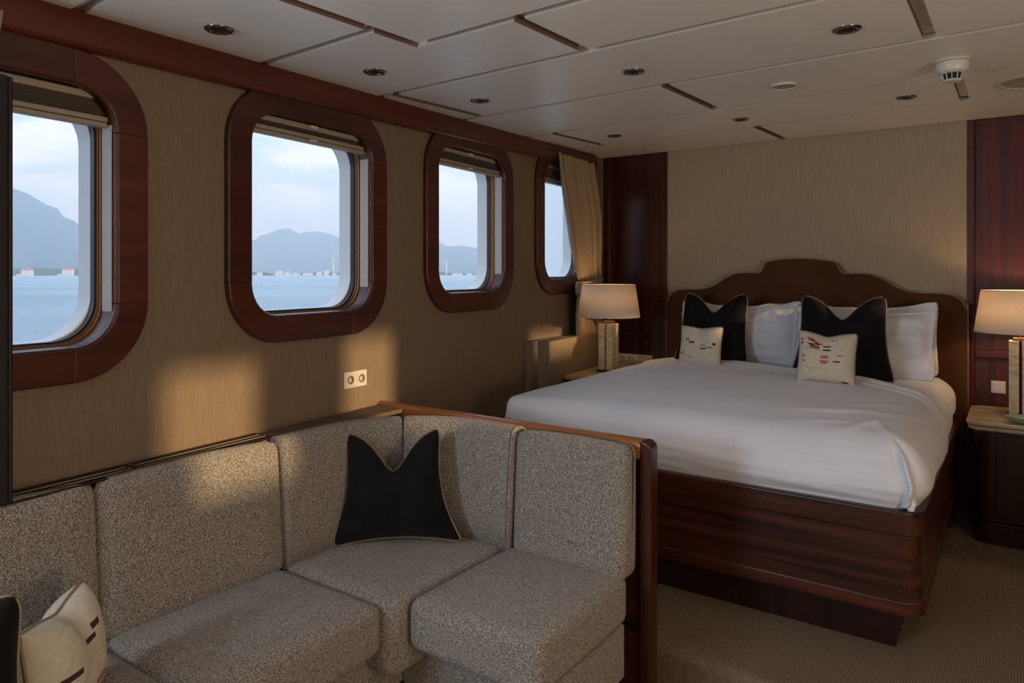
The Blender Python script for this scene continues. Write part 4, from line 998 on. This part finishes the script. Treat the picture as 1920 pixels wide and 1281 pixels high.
def villa(px, d, w, h, label, roof=REDROOF, dx=0):
    b = polar(px, d, ZS); t = thing('villa', label, 'house', b)
    X_ = Vector((cos(radians(35.2)), sin(radians(35.2)), 0)); Y_ = Vector((-X_.y, X_.x, 0))
    def bx(x0, x1, y0, y1, z0, z1):
        bm = new_bm(); q = [(x0, y0), (x1, y0), (x1, y1), (x0, y1)]; hexa(bm, [b+X_*x+Y_*y+Vector((0, 0, z0)) for x, y in q]+[b+X_*x+Y_*y+Vector((0, 0, z1)) for x, y in q]); bmesh.ops.recalc_face_normals(bm, faces=bm.faces); return bm
    obj('house_wall', bx(-w/2, w/2, 0, w*.5, 0, h), VILLA, t)
    bm = new_bm(); q = [(-w*.55, -w*.05), (w*.55, -w*.05), (w*.55, w*.55), (-w*.55, w*.55)]; lo = [bm.verts.new(b+X_*x+Y_*y+Vector((0, 0, h))) for x, y in q]
    hi = [bm.verts.new(b+X_*x+Y_*(w*.25)+Vector((0, 0, h*1.45))) for x in (-w*.3, w*.3)]
    for f in ((lo[0], lo[1], hi[1], hi[0]), (lo[2], lo[3], hi[0], hi[1]), (lo[1], lo[2], hi[1]), (lo[3], lo[0], hi[0]), lo[::-1]): bm.faces.new(f)
    obj('roof', bm, roof, t)
    obj('terrace', bx(-w*.8, w*.8, -w*.3, 0, 0, h*.28), VILLA, t)
villa(48, 1060, 14, 8.5, 'red roofed shoreline villa near the left edge of the leftmost window'); villa(125, 1060, 14, 9, 'red roofed shoreline villa further right in the leftmost window')
villa(486, 1060, 7, 5, 'small pinkish shoreline house in the second window')
for k, (px, w, h) in enumerate(((522, 9, 8), (536, 6, 5), (555, 10, 4), (576, 16, 4), (598, 9, 6), (611, 7, 8), (626, 7, 4), (640, 7, 8), (857, 18, 3.4), (880, 10, 3.4), (895, 7, 3))):
    lb = 'tiny harbour building in the %s window, %s' % ('second' if px < 700 else 'third', ['tallest left one', 'small left one', 'low one left of centre', 'long low one in the middle', 'right of the middle', 'just left of the turbine', 'low one at the turbine foot', 'rightmost one', 'long one right of the turbine', 'small one at right', 'smallest at the far right'][k])
    b = polar(px, 1220, ZS); tp = polar(px+1, 1220, ZS)-b; tp.normalize(); q_ = Vector((-tp.y, tp.x, 0))
    bm = new_bm(); hexa(bm, [b+tp*x+q_*y+Vector((0, 0, z)) for z in (0, h) for x, y in ((-w/2, 0), (w/2, 0), (w/2, 8), (-w/2, 8))])
    tag(obj('harbour_building', bm, VILLA), lb, 'building', group='pale harbour buildings on the far shore')
def turbine(px, py_hub, d, r, label, rot):
    b = polar(px, d, ZS); H = (512-py_hub)/F*d; t = thing('wind_turbine', label, 'wind turbine', b)
    X_ = Vector((cos(radians(35.2)), sin(radians(35.2)), 0)); Y_ = Vector((X_.y, -X_.x, 0))
    obj('tower', lathe([(1.7, 0), (.9, H-ZS)], (b.x, b.y, b.z), 12), VILLA, t, smooth=True)
    hub = Vector((b.x, b.y, H))+Y_*1.6
    obj('hub', lathe([(0, -1.3), (1.2, -.9), (1.4, 0), (1.2, .9), (0, 1.3)], hub, 10), VILLA, t, smooth=True)
    for k in range(3):
        a = radians(rot+120*k); dr = X_*cos(a)+Vector((0, 0, sin(a))); sd = X_*(-sin(a))+Vector((0, 0, cos(a)))
        bm = prism([hub+dr*1-sd*.5, hub+dr*r*.25-sd*.9, hub+dr*r-sd*.15, hub+dr*r+sd*.15, hub+dr*r*.2+sd*.8, hub+dr*1+sd*.5], Y_*.4); obj('blade', bm, VILLA, t)
turbine(625, 488, 1180, 9.0, 'white three bladed wind turbine in the second window', 100)
turbine(836.5, 489, 1180, 7.5, 'white three bladed wind turbine in the third window', 92)
def bulwark():
    """white wing of the superstructure just beyond the rightmost window"""
    bm = new_bm(); pts = [(-.16, -2.5), (-1.20, -2.5), (-1.30, -1.0), (-1.30, 1.1), (-1.22, 1.6), (-.9, 1.9), (-.16, 1.95)]
    P = [W(6.1, z, o) for o, z in pts]; bm = prism(P, (Vector(W(6.2, 0, 0))-Vector(W(6.1, 0, 0))))
    o = obj('hull_wing', bm, WHITE, kind='structure', bevel=.03, label='white exterior wing of the vessel seen through the rightmost window')
bulwark()

# haze between the vessel and the mountains
hz = bpy.data.materials.new('sea_haze'); hz.use_nodes = True; nt = hz.node_tree; nt.nodes.clear()
vs = N(nt, 'ShaderNodeVolumeScatter', Density=.00042, Anisotropy=.55); vs.inputs['Color'].default_value = (.66, .84, 1.0, 1)
mo = N(nt, 'ShaderNodeOutputMaterial'); nt.links.new(vs.outputs[0], mo.inputs['Volume'])
tag(obj('sea_haze', box(-8000, -150, -5500, 9500, ZS-3, 900), hz), 'thin blue haze over the sea', 'haze', kind='stuff')

for o in list(C.objects):
    if o.parent is None and 'group' not in o:
        g = {'pillow': 'white pillows on the bed', 'throw_cushion': 'black velvet cushions', 'small_cushion': 'small cream printed cushions', 'nightstand': 'nightstands beside the bed',
             'curtain': 'beige window curtains', 'ceiling_speaker': 'round ceiling speakers', 'mountain': 'mountains across the sea', 'villa': 'red roofed shoreline villas', 'wind_turbine': 'white wind turbines'}.get(o.name.split('.')[0])
        if g: o['group'] = g
